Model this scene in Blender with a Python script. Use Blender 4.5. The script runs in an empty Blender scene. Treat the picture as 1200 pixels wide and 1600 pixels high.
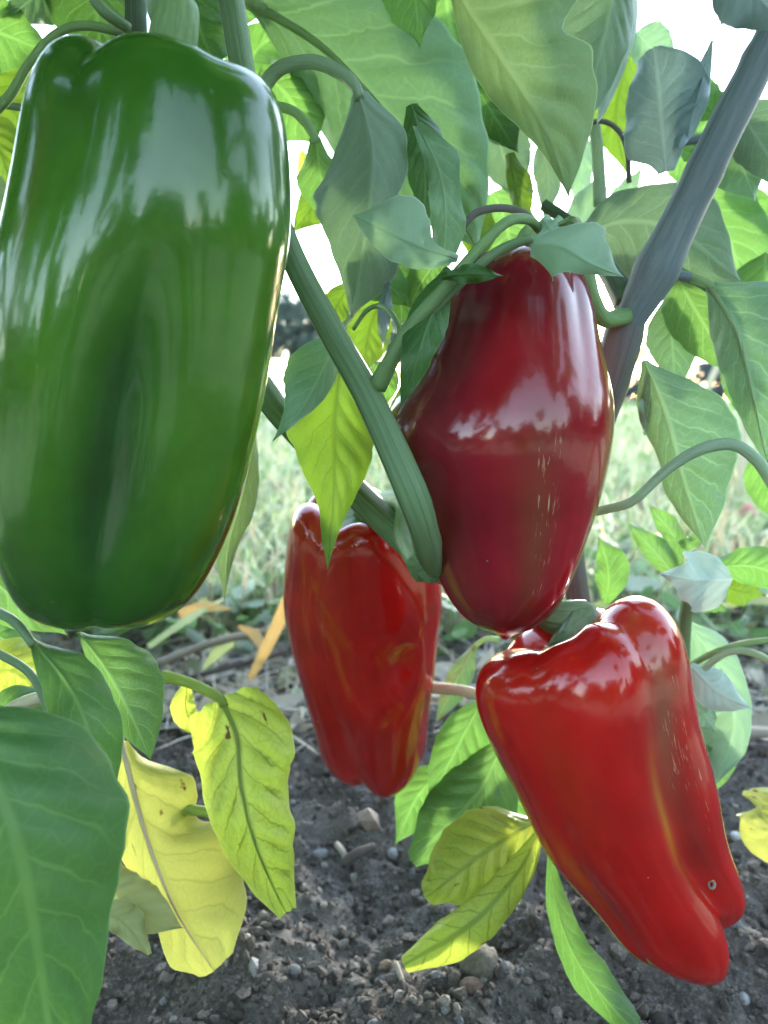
import bpy, math, random
import numpy as np

rng = np.random.default_rng(7)
random.seed(7)
scene = bpy.context.scene

# ---------------------------------------------------------------- camera
F, PITCH, CAM_H = 1200.0, math.radians(8.5), 0.27      # focal length in photo pixels, downward pitch, height above soil
cam_data = bpy.data.cameras.new('camera')
cam_data.sensor_fit = 'VERTICAL'
cam_data.sensor_height = 36.0
cam_data.lens = 27.0
cam_data.clip_start = 0.01
cam_data.clip_end = 3000.0
cam_data.dof.use_dof = True
cam_data.dof.focus_distance = 0.245
cam_data.dof.aperture_fstop = 13.0
cam = bpy.data.objects.new('camera', cam_data)
cam.location = (0, 0, CAM_H)
cam.rotation_euler = (math.pi / 2 - PITCH, 0, 0)
scene.collection.objects.link(cam)
scene.camera = cam

# ---------------------------------------------------------------- sky, sun, exposure
SUN_AZ, SUN_EL = math.radians(18.0), math.radians(9.0)   # to the right of the view direction, low over the meadow
world = bpy.data.worlds.new('World')
scene.world = world
world.use_nodes = True
wn, wl_ = world.node_tree.nodes, world.node_tree.links
wn.clear()
sky = wn.new('ShaderNodeTexSky')
sky.sky_type = 'NISHITA'
sky.sun_disc = False
sky.sun_elevation = SUN_EL
sky.sun_rotation = SUN_AZ
sky.air_density = 1.0
sky.dust_density = 0.2
sky.ozone_density = 1.0
bg = wn.new('ShaderNodeBackground')
bg.inputs['Strength'].default_value = 0.15
wo = wn.new('ShaderNodeOutputWorld')
thin_cloud = wn.new('ShaderNodeHueSaturation')          # thin high cloud takes some of the blue out of the whole sky
thin_cloud.inputs['Saturation'].default_value = 0.8
wl_.new(sky.outputs[0], thin_cloud.inputs['Color'])
wl_.new(thin_cloud.outputs[0], bg.inputs[0])
wl_.new(bg.outputs[0], wo.inputs[0])

sun_data = bpy.data.lights.new('sun', 'SUN')
sun_data.energy = 0.75
sun_data.angle = math.radians(5.0)
sun_data.color = (1.0, 0.93, 0.83)
sun = bpy.data.objects.new('sun', sun_data)
sun.rotation_euler = (math.pi / 2 - SUN_EL, 0, math.pi - SUN_AZ)
scene.collection.objects.link(sun)

scene.view_settings.view_transform = 'Standard'
scene.view_settings.look = 'None'
scene.view_settings.exposure = 3.55
scene.view_settings.gamma = 1.0
scene.view_settings.use_curve_mapping = False
scene.cycles.max_bounces = 6
scene.cycles.diffuse_bounces = 4
scene.cycles.glossy_bounces = 3
scene.cycles.transmission_bounces = 4
scene.cycles.use_adaptive_sampling = True
scene.cycles.adaptive_threshold = 0.03
scene.cycles.sample_clamp_indirect = 8.0

# ---------------------------------------------------------------- helpers
CP, SP_ = math.cos(PITCH), math.sin(PITCH)
CAM = np.array([0, 0, CAM_H])
RIGHT = np.array([1., 0, 0])
FWD = np.array([0, CP, -SP_])
UP = np.array([0, SP_, CP])


def P(x, y, d):
    """the point of the place that lies d metres deep on the sight line of photo pixel (x, y)"""
    return CAM + RIGHT * ((x - 600) / F * d) + UP * (-(y - 800) / F * d) + FWD * d


def pts(lst):
    return np.array([P(*p) for p in lst])


def catmull(p, n):
    p = np.asarray(p, float)
    if len(p) == 2:
        t = np.linspace(0, 1, n)[:, None]
        return p[0] * (1 - t) + p[1] * t
    seg = np.linalg.norm(np.diff(p, axis=0), axis=1)
    u = np.concatenate([[0], np.cumsum(seg)]); u /= u[-1]
    q = np.linspace(0, 1, n)
    i = np.clip(np.searchsorted(u, q, side='right') - 1, 0, len(p) - 2)
    f = ((q - u[i]) / (u[i + 1] - u[i]))[:, None]
    e = np.vstack([2 * p[0] - p[1], p, 2 * p[-1] - p[-2]])
    p0, p1, p2, p3 = e[i], e[i + 1], e[i + 2], e[i + 3]
    return 0.5 * (2 * p1 + (p2 - p0) * f + (2 * p0 - 5 * p1 + 4 * p2 - p3) * f ** 2 + (3 * p1 - p0 - 3 * p2 + p3) * f ** 3)


def norm(v):
    return v / np.maximum(np.linalg.norm(v, axis=-1, keepdims=True), 1e-12)


def mesh_obj(name, V, Fc, mat, parent=None, uv=None, smooth=True, attrs=None, loc=(0, 0, 0), matidx=None):
    """one mesh object from numpy vertices and a list / array of faces; V in world space, loc is the object's origin"""
    V = np.asarray(V, float) - np.asarray(loc, float)
    me = bpy.data.meshes.new(name)
    me.from_pydata(V.tolist(), [], Fc.tolist() if isinstance(Fc, np.ndarray) else Fc)
    if uv is not None:
        lay = me.uv_layers.new(name='UVMap')
        li = np.zeros(len(me.loops), int)
        me.loops.foreach_get('vertex_index', li)
        lay.data.foreach_set('uv', np.asarray(uv, float)[li].astype(np.float32).ravel())
    for an, av in (attrs or {}).items():
        av = np.asarray(av, float)
        if av.ndim == 1:
            a = me.attributes.new(an, 'FLOAT', 'POINT'); a.data.foreach_set('value', av.astype(np.float32))
        else:
            a = me.attributes.new(an, 'FLOAT_COLOR', 'POINT')
            c = np.ones((len(av), 4), np.float32); c[:, :3] = av; a.data.foreach_set('color', c.ravel())
    for m in (mat if isinstance(mat, (list, tuple)) else [mat]):
        me.materials.append(m)
    if smooth:
        me.polygons.foreach_set('use_smooth', np.ones(len(me.polygons), bool))
    if matidx is not None:
        me.polygons.foreach_set('material_index', np.asarray(matidx, np.int32))
    me.update()
    o = bpy.data.objects.new(name, me)
    scene.collection.objects.link(o)
    if parent is not None:
        o.parent = parent
    else:
        o.location = loc
    return o


def empty(name, loc):
    o = bpy.data.objects.new(name, None)
    o.location = tuple(loc)
    o.empty_display_size = .02
    scene.collection.objects.link(o)
    return o


def tag(o, label=None, cat=None, group=None, kind=None):
    if label: o['label'] = label
    if cat: o['category'] = cat
    if group: o['group'] = group
    if kind: o['kind'] = kind
    return o


def root_loc(o):
    while o.parent is not None:
        o = o.parent
    return np.array(o.location)


def part(name, V, Fc, mat, parent, **k):
    return mesh_obj(name, V, Fc, mat, parent=parent, loc=root_loc(parent), **k)


def grid_faces(n, m, close=False):
    i, j = np.meshgrid(np.arange(n - 1), np.arange(m if close else m - 1), indexing='ij')
    j2 = (j + 1) % m
    return np.stack([i * m + j, i * m + j2, (i + 1) * m + j2, (i + 1) * m + j], -1).reshape(-1, 4)


def tube_geo(path, radii, n=24, sides=12, ribs=0, ribamp=.07, cap=True, bumps=()):
    c = catmull(path, n)
    r = np.interp(np.linspace(0, 1, n), np.linspace(0, 1, len(radii)), radii)
    for (t0, w, a) in bumps:
        r = r * (1 + a * np.exp(-((np.linspace(0, 1, n) - t0) / w) ** 2))
    T = norm(np.gradient(c, axis=0))
    ref = np.array([.3, -.9, .2]); ref = ref / np.linalg.norm(ref)
    N = np.zeros_like(T); last = ref
    for i in range(n):
        q = last - T[i] * last.dot(T[i]); q /= np.linalg.norm(q); N[i] = q; last = q
    B = np.cross(T, N)
    a = np.linspace(0, 2 * math.pi, sides, endpoint=False)
    rr = 1 + ribamp * np.cos(ribs * a) if ribs else np.ones_like(a)
    V = c[:, None] + (r[:, None] * rr)[..., None] * (N[:, None] * np.cos(a)[None, :, None] + B[:, None] * np.sin(a)[None, :, None])
    uv = np.stack(np.meshgrid(np.linspace(0, 1, n), a / (2 * math.pi), indexing='ij'), -1)
    Fc = grid_faces(n, sides, True).tolist()
    if cap:
        Fc += [list(range(sides))[::-1], [(n - 1) * sides + k for k in range(sides)]]
    return V.reshape(-1, 3), Fc, uv.reshape(-1, 2)[:, ::-1]


def tube(name, path, radii, mat, parent, **k):
    V, Fc, uv = tube_geo(path, radii, **k)
    return part(name, V, Fc, mat, parent, uv=uv)


def pxtube(name, lst, rpx, mat, parent, **k):
    """tube through (pixel x, pixel y, depth) points with radii given in pixels at that depth"""
    d = np.interp(np.linspace(0, 1, len(rpx)), np.linspace(0, 1, len(lst)), [p[2] for p in lst])
    return tube(name, pts(lst), np.array(rpx) * d / F, mat, parent, **k)


def vnoise(x, y, seed, freq):
    """smooth 2-D value noise"""
    g = np.random.default_rng(seed).random((256, 256))
    X, Y = x * freq + 1000.3, y * freq + 1000.7
    i, j = np.floor(X).astype(int), np.floor(Y).astype(int)
    f, h = X - i, Y - j
    f = f * f * (3 - 2 * f); h = h * h * (3 - 2 * h)
    i %= 255; j %= 255
    return (g[i, j] * (1 - f) + g[i + 1, j] * f) * (1 - h) + (g[i, j + 1] * (1 - f) + g[i + 1, j + 1] * f) * h - .5


# ---------------------------------------------------------------- materials
class NT:
    def __init__(self, name):
        self.m = bpy.data.materials.new(name); self.m.use_nodes = True
        self.t = self.m.node_tree; self.n = self.t.nodes; self.l = self.t.links
        self.n.clear()

    def add(self, kind, **k):
        nd = self.n.new(kind)
        for a, v in k.items():
            if a.startswith('i_'):
                nd.inputs[a[2:].replace('_', ' ')].default_value = v
            else:
                setattr(nd, a, v)
        return nd

    def link(self, a, b):
        self.l.new(a, b)

    def val(self, sock, v):
        if hasattr(v, 'is_linked') or isinstance(v, bpy.types.NodeSocket): self.l.new(v, sock)
        else: sock.default_value = v

    def math(self, op, a, b=None, c=None, clamp=False):
        nd = self.n.new('ShaderNodeMath'); nd.operation = op; nd.use_clamp = clamp
        for i, v in enumerate((a, b, c)):
            if v is not None: self.val(nd.inputs[i], v)
        return nd.outputs[0]

    def mix(self, fac, a, b, blend='MIX'):
        nd = self.n.new('ShaderNodeMix'); nd.data_type = 'RGBA'; nd.blend_type = blend
        self.val(nd.inputs[0], fac)
        for s, v in ((nd.inputs[6], a), (nd.inputs[7], b)):
            if isinstance(v, tuple): s.default_value = (*v, 1) if len(v) == 3 else v
            else: self.l.new(v, s)
        return nd.outputs[2]

    def ramp(self, fac, lo, hi, a=0., b=1.):
        nd = self.n.new('ShaderNodeMapRange'); nd.interpolation_type = 'SMOOTHSTEP'
        self.val(nd.inputs[0], fac)
        for i, v in enumerate((lo, hi, a, b)): nd.inputs[i + 1].default_value = v
        return nd.outputs[0]

    def noise(self, scale, vec=None, detail=3., rough=.55):
        nd = self.n.new('ShaderNodeTexNoise')
        nd.inputs['Scale'].default_value = scale; nd.inputs['Detail'].default_value = detail; nd.inputs['Roughness'].default_value = rough
        if vec is not None: self.l.new(vec, nd.inputs['Vector'])
        return nd.outputs[0]

    def obj(self):
        return self.n.new('ShaderNodeTexCoord').outputs['Object']

    def uv(self):
        return self.n.new('ShaderNodeTexCoord').outputs['UV']

    def attr(self, name, col=True):
        nd = self.n.new('ShaderNodeAttribute'); nd.attribute_name = name
        return nd.outputs['Color'] if col else nd.outputs['Fac']

    def scale(self, vec, s):
        nd = self.n.new('ShaderNodeMapping'); self.l.new(vec, nd.inputs[0]); nd.inputs['Scale'].default_value = s
        return nd.outputs[0]

    def bump(self, h, dist, strength=1.0):
        nd = self.n.new('ShaderNodeBump'); nd.inputs['Distance'].default_value = dist; nd.inputs['Strength'].default_value = strength
        self.l.new(h, nd.inputs['Height'])
        return nd.outputs[0]

    def principled(self, color, rough=.5, normal=None, **k):
        nd = self.n.new('ShaderNodeBsdfPrincipled')
        if isinstance(color, tuple): nd.inputs['Base Color'].default_value = (*color, 1)
        else: self.l.new(color, nd.inputs['Base Color'])
        self.val(nd.inputs['Roughness'], rough)
        if normal is not None: self.l.new(normal, nd.inputs['Normal'])
        for a, v in k.items():
            s = nd.inputs[a.replace('_', ' ')]
            self.val(s, v)
        return nd.outputs[0]

    def out(self, sh):
        o = self.n.new('ShaderNodeOutputMaterial'); self.l.new(sh, o.inputs[0])
        return self.m


def leaf_material(name, base, base2, trans, vein, veinmix=.6, tf=.45, rough=.38, dark_net=False, spots=0.0, spec=.4, netw=.22):
    """leaf blade: UV x runs across (midrib at .5), y along; side veins arch towards the tip"""
    t = NT(name)
    uv = t.uv()
    sep = t.add('ShaderNodeSeparateXYZ'); t.link(uv, sep.inputs[0])
    info = t.add('ShaderNodeObjectInfo')
    rnd = info.outputs['Random']
    off = t.n.new('ShaderNodeCombineXYZ'); t.link(t.math('MULTIPLY', rnd, 37.), off.inputs[0]); t.link(t.math('MULTIPLY', rnd, 91.), off.inputs[1])
    vadd = t.n.new('ShaderNodeVectorMath'); vadd.operation = 'ADD'; t.link(uv, vadd.inputs[0]); t.link(off.outputs[0], vadd.inputs[1])
    wv = vadd.outputs[0]
    wob = t.noise(5., wv, 2.)
    a = t.math('ABSOLUTE', t.math('MULTIPLY_ADD', sep.outputs[0], 2., -1.))
    side = t.math('GREATER_THAN', sep.outputs[0], .5)
    ph = t.math('MULTIPLY_ADD', t.math('POWER', a, .85), -.26, sep.outputs[1])
    ph = t.math('MULTIPLY_ADD', wob, .09, ph)
    ph = t.math('MULTIPLY_ADD', side, .06, ph)
    ph = t.math('MULTIPLY', ph, 7.5)
    fr = t.math('FRACT', ph)
    tri = t.math('ABSOLUTE', t.math('MULTIPLY_ADD', fr, 2., -1.))
    sec = t.ramp(tri, .84, .985)
    sec = t.math('MULTIPLY', sec, t.ramp(a, .98, .55))
    mid = t.ramp(a, .085, .02)
    vor = t.n.new('ShaderNodeTexVoronoi'); vor.feature = 'DISTANCE_TO_EDGE'; vor.inputs['Scale'].default_value = 9.
    t.link(t.scale(wv, (1., 2.1, 1.)), vor.inputs['Vector'])
    net = t.ramp(vor.outputs['Distance'], .07, .0)
    vm = t.math('MAXIMUM', t.math('MAXIMUM', sec, mid), t.math('MULTIPLY', net, .35), clamp=True)
    blot = t.noise(3.2, wv, 4.)
    col = t.mix(t.ramp(blot, .36, .64), base, base2)
    fine = t.noise(60., wv, 2.)
    col = t.mix(t.math('MULTIPLY', t.ramp(fine, .3, .75), .25), col, tuple(min(1, c * 1.35) for c in base2))
    hs = t.add('ShaderNodeHueSaturation'); t.link(col, hs.inputs['Color'])
    t.link(t.math('MULTIPLY_ADD', rnd, .5, .75), hs.inputs['Value'])
    t.link(t.math('MULTIPLY_ADD', rnd, .03, .485), hs.inputs['Hue'])
    col = hs.outputs[0]
    col = t.mix(t.math('MULTIPLY', vm, veinmix), col, vein)
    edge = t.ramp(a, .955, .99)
    col = t.mix(t.math('MULTIPLY', edge, .6), col, tuple(min(.8, c * 2.2 + .06) for c in base2))  # pale leaf margin, light shining through the rim put into the colour
    tcol = t.mix(t.ramp(blot, .3, .7), trans, tuple(c * .72 for c in trans))
    tcol = t.mix(t.math('MULTIPLY', vm, .5 if dark_net else .55), tcol, tuple(c * .4 for c in trans) if dark_net else tuple(min(1, c * 1.35 + .03) for c in trans))
    if spots:
        sp = t.n.new('ShaderNodeTexNoise'); sp.inputs['Scale'].default_value = 7.; sp.inputs['Detail'].default_value = 5.; t.link(wv, sp.inputs['Vector'])
        sm = t.ramp(sp.outputs[0], .72 - spots, .76 - spots)
        col = t.mix(sm, col, (.16, .06, .02)); tcol = t.mix(sm, tcol, (.1, .04, .01))
    h = t.math('MULTIPLY_ADD', blot, .9, t.math('MULTIPLY', fine, .35))
    nb = t.bump(h, .0006, .55)
    rr = t.math('MULTIPLY_ADD', fine, .18, rough - .09)
    pr = t.principled(col, rr, nb, Specular_IOR_Level=spec)
    tr = t.add('ShaderNodeBsdfTranslucent'); t.link(tcol, tr.inputs[0]); t.link(nb, tr.inputs['Normal'])
    mx = t.add('ShaderNodeMixShader'); mx.inputs[0].default_value = tf
    t.link(pr, mx.inputs[1]); t.link(tr.outputs[0], mx.inputs[2])
    return t.out(mx.outputs[0])


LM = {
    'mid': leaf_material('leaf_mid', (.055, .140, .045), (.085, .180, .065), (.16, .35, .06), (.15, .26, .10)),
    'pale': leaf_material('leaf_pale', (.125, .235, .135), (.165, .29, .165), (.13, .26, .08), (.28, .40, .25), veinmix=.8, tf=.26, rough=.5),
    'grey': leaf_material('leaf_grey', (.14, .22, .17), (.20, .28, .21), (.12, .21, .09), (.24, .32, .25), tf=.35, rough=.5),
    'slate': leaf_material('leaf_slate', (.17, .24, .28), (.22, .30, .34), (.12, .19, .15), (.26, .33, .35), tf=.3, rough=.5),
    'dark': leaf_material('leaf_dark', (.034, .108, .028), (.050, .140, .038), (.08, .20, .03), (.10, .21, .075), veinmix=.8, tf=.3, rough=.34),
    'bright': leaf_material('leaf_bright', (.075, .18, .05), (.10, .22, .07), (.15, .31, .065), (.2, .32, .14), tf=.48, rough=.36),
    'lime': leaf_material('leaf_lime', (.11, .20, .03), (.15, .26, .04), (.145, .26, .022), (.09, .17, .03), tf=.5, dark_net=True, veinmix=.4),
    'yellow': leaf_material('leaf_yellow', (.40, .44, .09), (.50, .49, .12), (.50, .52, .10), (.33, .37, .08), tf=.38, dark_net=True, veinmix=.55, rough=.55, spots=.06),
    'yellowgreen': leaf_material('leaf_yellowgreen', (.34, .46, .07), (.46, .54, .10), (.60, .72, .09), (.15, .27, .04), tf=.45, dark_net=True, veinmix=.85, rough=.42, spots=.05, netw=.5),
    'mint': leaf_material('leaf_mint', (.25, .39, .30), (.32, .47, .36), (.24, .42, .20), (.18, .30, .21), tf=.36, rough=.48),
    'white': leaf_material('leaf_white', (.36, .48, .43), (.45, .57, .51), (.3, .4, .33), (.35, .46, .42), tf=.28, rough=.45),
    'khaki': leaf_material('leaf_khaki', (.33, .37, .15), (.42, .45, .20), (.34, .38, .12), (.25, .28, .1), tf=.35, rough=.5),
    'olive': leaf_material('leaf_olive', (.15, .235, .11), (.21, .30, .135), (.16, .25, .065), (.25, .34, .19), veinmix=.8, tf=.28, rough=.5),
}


def stem_material(name, c1, c2, stripe, rough=.4, tr=0.):
    t = NT(name)
    uv = t.uv()
    n = t.noise(9., t.scale(uv, (3., 1., 1.)), 3.)
    col = t.mix(t.ramp(n, .35, .65), c1, c2)
    sep = t.add('ShaderNodeSeparateXYZ'); t.link(uv, sep.inputs[0])
    st = t.ramp(t.math('ABSOLUTE', t.math('MULTIPLY_ADD', t.math('FRACT', t.math('MULTIPLY', sep.outputs[0], 5.)), 2., -1.)), .80, .98)
    col = t.mix(t.math('MULTIPLY', st, .7), col, stripe)
    f = t.noise(900., t.obj(), 3.)
    nb = t.bump(f, .0003, .5)
    sh = t.principled(col, rough + .12, nb, Specular_IOR_Level=.3, Subsurface_Weight=0. if tr else .08, Subsurface_Scale=.004)
    if tr:                                                   # thin juicy stalks let light through
        tl = t.add('ShaderNodeBsdfTranslucent'); t.link(t.mix(.5, col, (.55, .72, .38)), tl.inputs[0])
        mx = t.add('ShaderNodeMixShader'); mx.inputs[0].default_value = tr
        t.link(sh, mx.inputs[1]); t.link(tl.outputs[0], mx.inputs[2]); sh = mx.outputs[0]
    return t.out(sh)


SM = {
    'green': stem_material('stem_green', (.105, .18, .085), (.155, .24, .12), (.055, .10, .05)),
    'dark': stem_material('stem_dark', (.035, .065, .03), (.06, .10, .05), (.02, .03, .03)),
    'slate': stem_material('stem_slate', (.115, .150, .170), (.150, .185, .20), (.095, .125, .145), .45),
    'brown': stem_material('stem_brown', (.105, .105, .11), (.145, .135, .13), (.08, .08, .085), .5),
    'light': stem_material('stem_light', (.15, .26, .10), (.22, .34, .15), (.13, .22, .08), tr=.2),
    'mint': stem_material('stem_mint', (.28, .39, .27), (.35, .46, .33), (.22, .32, .20), tr=.3),
    'rib': stem_material('stem_rib', (.30, .44, .23), (.37, .50, .29), (.26, .38, .19), tr=.5),
    'straw': stem_material('stem_straw', (.42, .38, .24), (.52, .47, .32), (.36, .33, .2), .55),
    'lime': stem_material('stem_lime', (.20, .28, .05), (.28, .36, .07), (.16, .22, .04), tr=.35),
}


def pepper_material(name, rough, scratch, sss):
    t = NT(name)
    col = t.attr('skin')
    ob = t.obj()
    n1 = t.noise(45., ob, 4.)
    col = t.mix(t.math('MULTIPLY', t.ramp(n1, .35, .7), .22), col, (.0, .0, .0), 'MULTIPLY')
    uv = t.uv()
    # corky stretch marks where the skin has cracked
    cr = t.noise(1., t.scale(uv, (330., 13., 1.)), 3., .6)
    cork = t.attr('cork', False)
    cm = t.math('MULTIPLY', t.ramp(cr, .585, .66), t.ramp(t.math('ADD', cork, t.math('MULTIPLY', t.math('SUBTRACT', t.noise(14., t.scale(uv, (2., 1., 1.)), 2.), .5), 1.1)), .42, .62))
    # tiny pale lenticels and scratches
    vo = t.n.new('ShaderNodeTexVoronoi'); vo.inputs['Scale'].default_value = 170.; t.link(ob, vo.inputs['Vector'])
    dot = t.math('MULTIPLY', t.ramp(vo.outputs['Distance'], .085, .05), t.ramp(t.noise(60., ob, 2.), .62, .66))
    cm2 = t.math('MAXIMUM', cm, t.math('MULTIPLY', dot, scratch), clamp=True)
    col = t.mix(t.math('MULTIPLY', cm2, .6), col, (.50, .36, .22))
    w = t.noise(150., ob, 4.)
    w2 = t.noise(700., ob, 2.)
    h = t.math('MULTIPLY_ADD', w, .55, t.math('MULTIPLY', w2, .05))
    h = t.math('MULTIPLY_ADD', cm2, .3, h)
    nb = t.bump(h, .0008, .30)
    ro = t.math('MULTIPLY_ADD', cm2, .35, t.math('MULTIPLY_ADD', n1, .10, rough - .05))
    return t.out(t.principled(col, ro, nb, Subsurface_Weight=sss, Subsurface_Scale=.006, Subsurface_Radius=(1., .35, .2),
                              Specular_IOR_Level=.42, Coat_Weight=.25, Coat_Roughness=.05))


PM_RED = pepper_material('pepper_skin_red', .16, .7, .06)
PM_GREEN = pepper_material('pepper_skin_green', .17, .25, .05)


def simple_material(name, attr=None, color=(.5, .5, .5), rough=.8, nscale=200., bump=.0006, var=.3, trans=0.):
    t = NT(name)
    ob = t.obj()
    n = t.noise(nscale, ob, 4.)
    col = t.attr(attr) if attr else t.mix(0., color, color)
    col = t.mix(t.ramp(n, .3, .7), col, t.mix(1., col, (1 - var, 1 - var, 1 - var), 'MULTIPLY'))
    sh = t.principled(col, rough, t.bump(n, bump, .8), Specular_IOR_Level=.3)
    if trans:
        tr = t.add('ShaderNodeBsdfTranslucent'); t.link(col, tr.inputs[0])
        mx = t.add('ShaderNodeMixShader'); mx.inputs[0].default_value = trans
        t.link(sh, mx.inputs[1]); t.link(tr.outputs[0], mx.inputs[2]); sh = mx.outputs[0]
    return t.out(sh)


# ---------------------------------------------------------------- pepper shape
def knots(tab, t):
    return np.interp(t, [k[0] for k in tab], [k[1] for k in tab])


def smooth_knots(vals, t):
    """smooth (cubic) interpolation of equally spaced knot values"""
    v = np.asarray(vals, float)
    n = len(v) - 1
    x = np.clip(np.asarray(t, float), 0, 1) * n
    i = np.clip(np.floor(x).astype(int), 0, n - 1)
    f = x - i
    p0 = v[np.clip(i - 1, 0, n)]; p1 = v[i]; p2 = v[i + 1]; p3 = v[np.clip(i + 2, 0, n)]
    return 0.5 * (2 * p1 + (p2 - p0) * f + (2 * p0 - 5 * p1 + 4 * p2 - p3) * f * f + (3 * p1 - p0 - 3 * p2 + p3) * f ** 3)


def pepper_grid(sp, ns=110, nt=144):
    """lobed fruit: returns (ns*nt) points in world space, s runs from the stalk cavity to the blossom end"""
    H, R = sp['H'], sp['R']
    cav, rc, sh = sp.get('cav', .10), sp.get('rc', .42), sp.get('sh', .16)
    dim, rb, bh = sp.get('dim', .05), sp.get('rb', .25), sp.get('bh', .22)
    s = np.linspace(0, 1, ns)
    rho = np.zeros(ns); z = np.zeros(ns)
    for i, q in enumerate(s):
        if q < .10:
            k = q / .10; rho[i] = rc * k; z[i] = -cav * (1 - k * k)
        elif q < .30:
            a = (q - .10) / .20 * math.pi / 2
            e = sp.get('tope', .85)
            rho[i] = rc + (1 - rc) * math.sin(a) ** e; z[i] = -sh * (1 - math.cos(a) ** e)
        elif q < .74:
            k = (q - .30) / .44; rho[i] = 1; z[i] = -sh - (1 - sh - bh) * k
        elif q < .94:
            a = (q - .74) / .20 * math.pi / 2
            e = sp.get('bote', .9)
            rho[i] = rb + (1 - rb) * math.cos(a) ** e; z[i] = -1 + bh - bh * math.sin(a) ** e
        else:
            k = (q - .94) / .06; rho[i] = rb * (1 - k); z[i] = -1 + dim * (1 - (1 - k) ** 2)
    t = np.clip(-z, 0, 1)
    th = np.linspace(-math.pi, math.pi, nt, endpoint=False)
    T, TH = np.meshgrid(t, th, indexing='ij')
    RHO = np.repeat(rho[:, None], nt, 1); Z = np.repeat(z[:, None], nt, 1); S = np.repeat(s[:, None], nt, 1)
    L = np.ones_like(T)
    wt = np.clip(1 - np.abs(S - .14) / .16, 0, 1); wt = wt * wt * (3 - 2 * wt)
    wb = np.clip((S - .62) / .30, 0, 1); wb = wb * wb * (3 - 2 * wb)
    G = np.zeros_like(T)
    for g in sp['grooves']:
        tc = knots(g['th'], T)
        d = (TH - np.radians(tc) + math.pi) % (2 * math.pi) - math.pi
        prof = np.exp(-(np.abs(d) / math.radians(g['w'])) ** g.get('p', 1.35))
        dep = knots(g['dep'], T)
        L -= dep * prof
        G += dep * prof
        Z = Z - g.get('top', 0) * prof * wt + g.get('bot', 0) * prof * wb
    for (a, w, amp) in sp.get('toplobe', []):
        d = (TH - math.radians(a) + math.pi) % (2 * math.pi) - math.pi
        Z = Z + amp * np.exp(-(d / math.radians(w)) ** 2) * wt
    for (a, w, amp) in sp.get('botlobe', []):
        d = (TH - math.radians(a) + math.pi) % (2 * math.pi) - math.pi
        Z = Z - amp * np.exp(-(d / math.radians(w)) ** 2) * wb
    for (a, tt, wa, wtt, amp) in sp.get('dents', []):
        d = (TH - math.radians(a) + math.pi) % (2 * math.pi) - math.pi
        L += amp * np.exp(-(d / math.radians(wa)) ** 2 - ((T - tt) / wtt) ** 2)
    # slow unevenness of the skin
    ph = sp.get('phase', 0.)
    L += .010 * np.sin(3 * TH + 4 * T + ph) + .004 * np.sin(5 * TH - 8 * T + 2 * ph) + .0012 * np.sin(8 * TH + 15 * T + ph)
    M = smooth_knots(sp['m'], T); C = smooth_knots(sp['c'], T); C2 = knots(sp.get('c2', [(0, 0), (1, 0)]), T)
    W = R * M * RHO * L
    A = np.array(sp['A'], float); A /= np.linalg.norm(A)
    E2 = np.array(sp.get('toward', (0., -1., 0.))); E2 = E2 - A * E2.dot(A); E2 /= np.linalg.norm(E2)
    E1 = np.cross(A, E2)
    ct = np.clip(S / .12, 0, 1)
    X = C + W * np.sin(TH); Y = C2 + W * sp.get('kz', .95) * np.cos(TH)
    P = np.array(sp['O'], float)[None, None, :] + A * (Z * H)[..., None] + E1 * X[..., None] + E2 * Y[..., None]
    fade = np.clip((.46 - s) / .12, 0, 1)[3:-3, None, None]
    for it in range(85):                                  # round off the turn from shoulder to side
        Q = P.copy()
        sm = .25 * P[2:-4] + .5 * P[3:-3] + .25 * P[4:-2]
        Q[3:-3] = sm if it < 14 else P[3:-3] * (1 - fade) + sm * fade
        P = Q
    return P, T, TH, G, (A, E1, E2)
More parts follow.
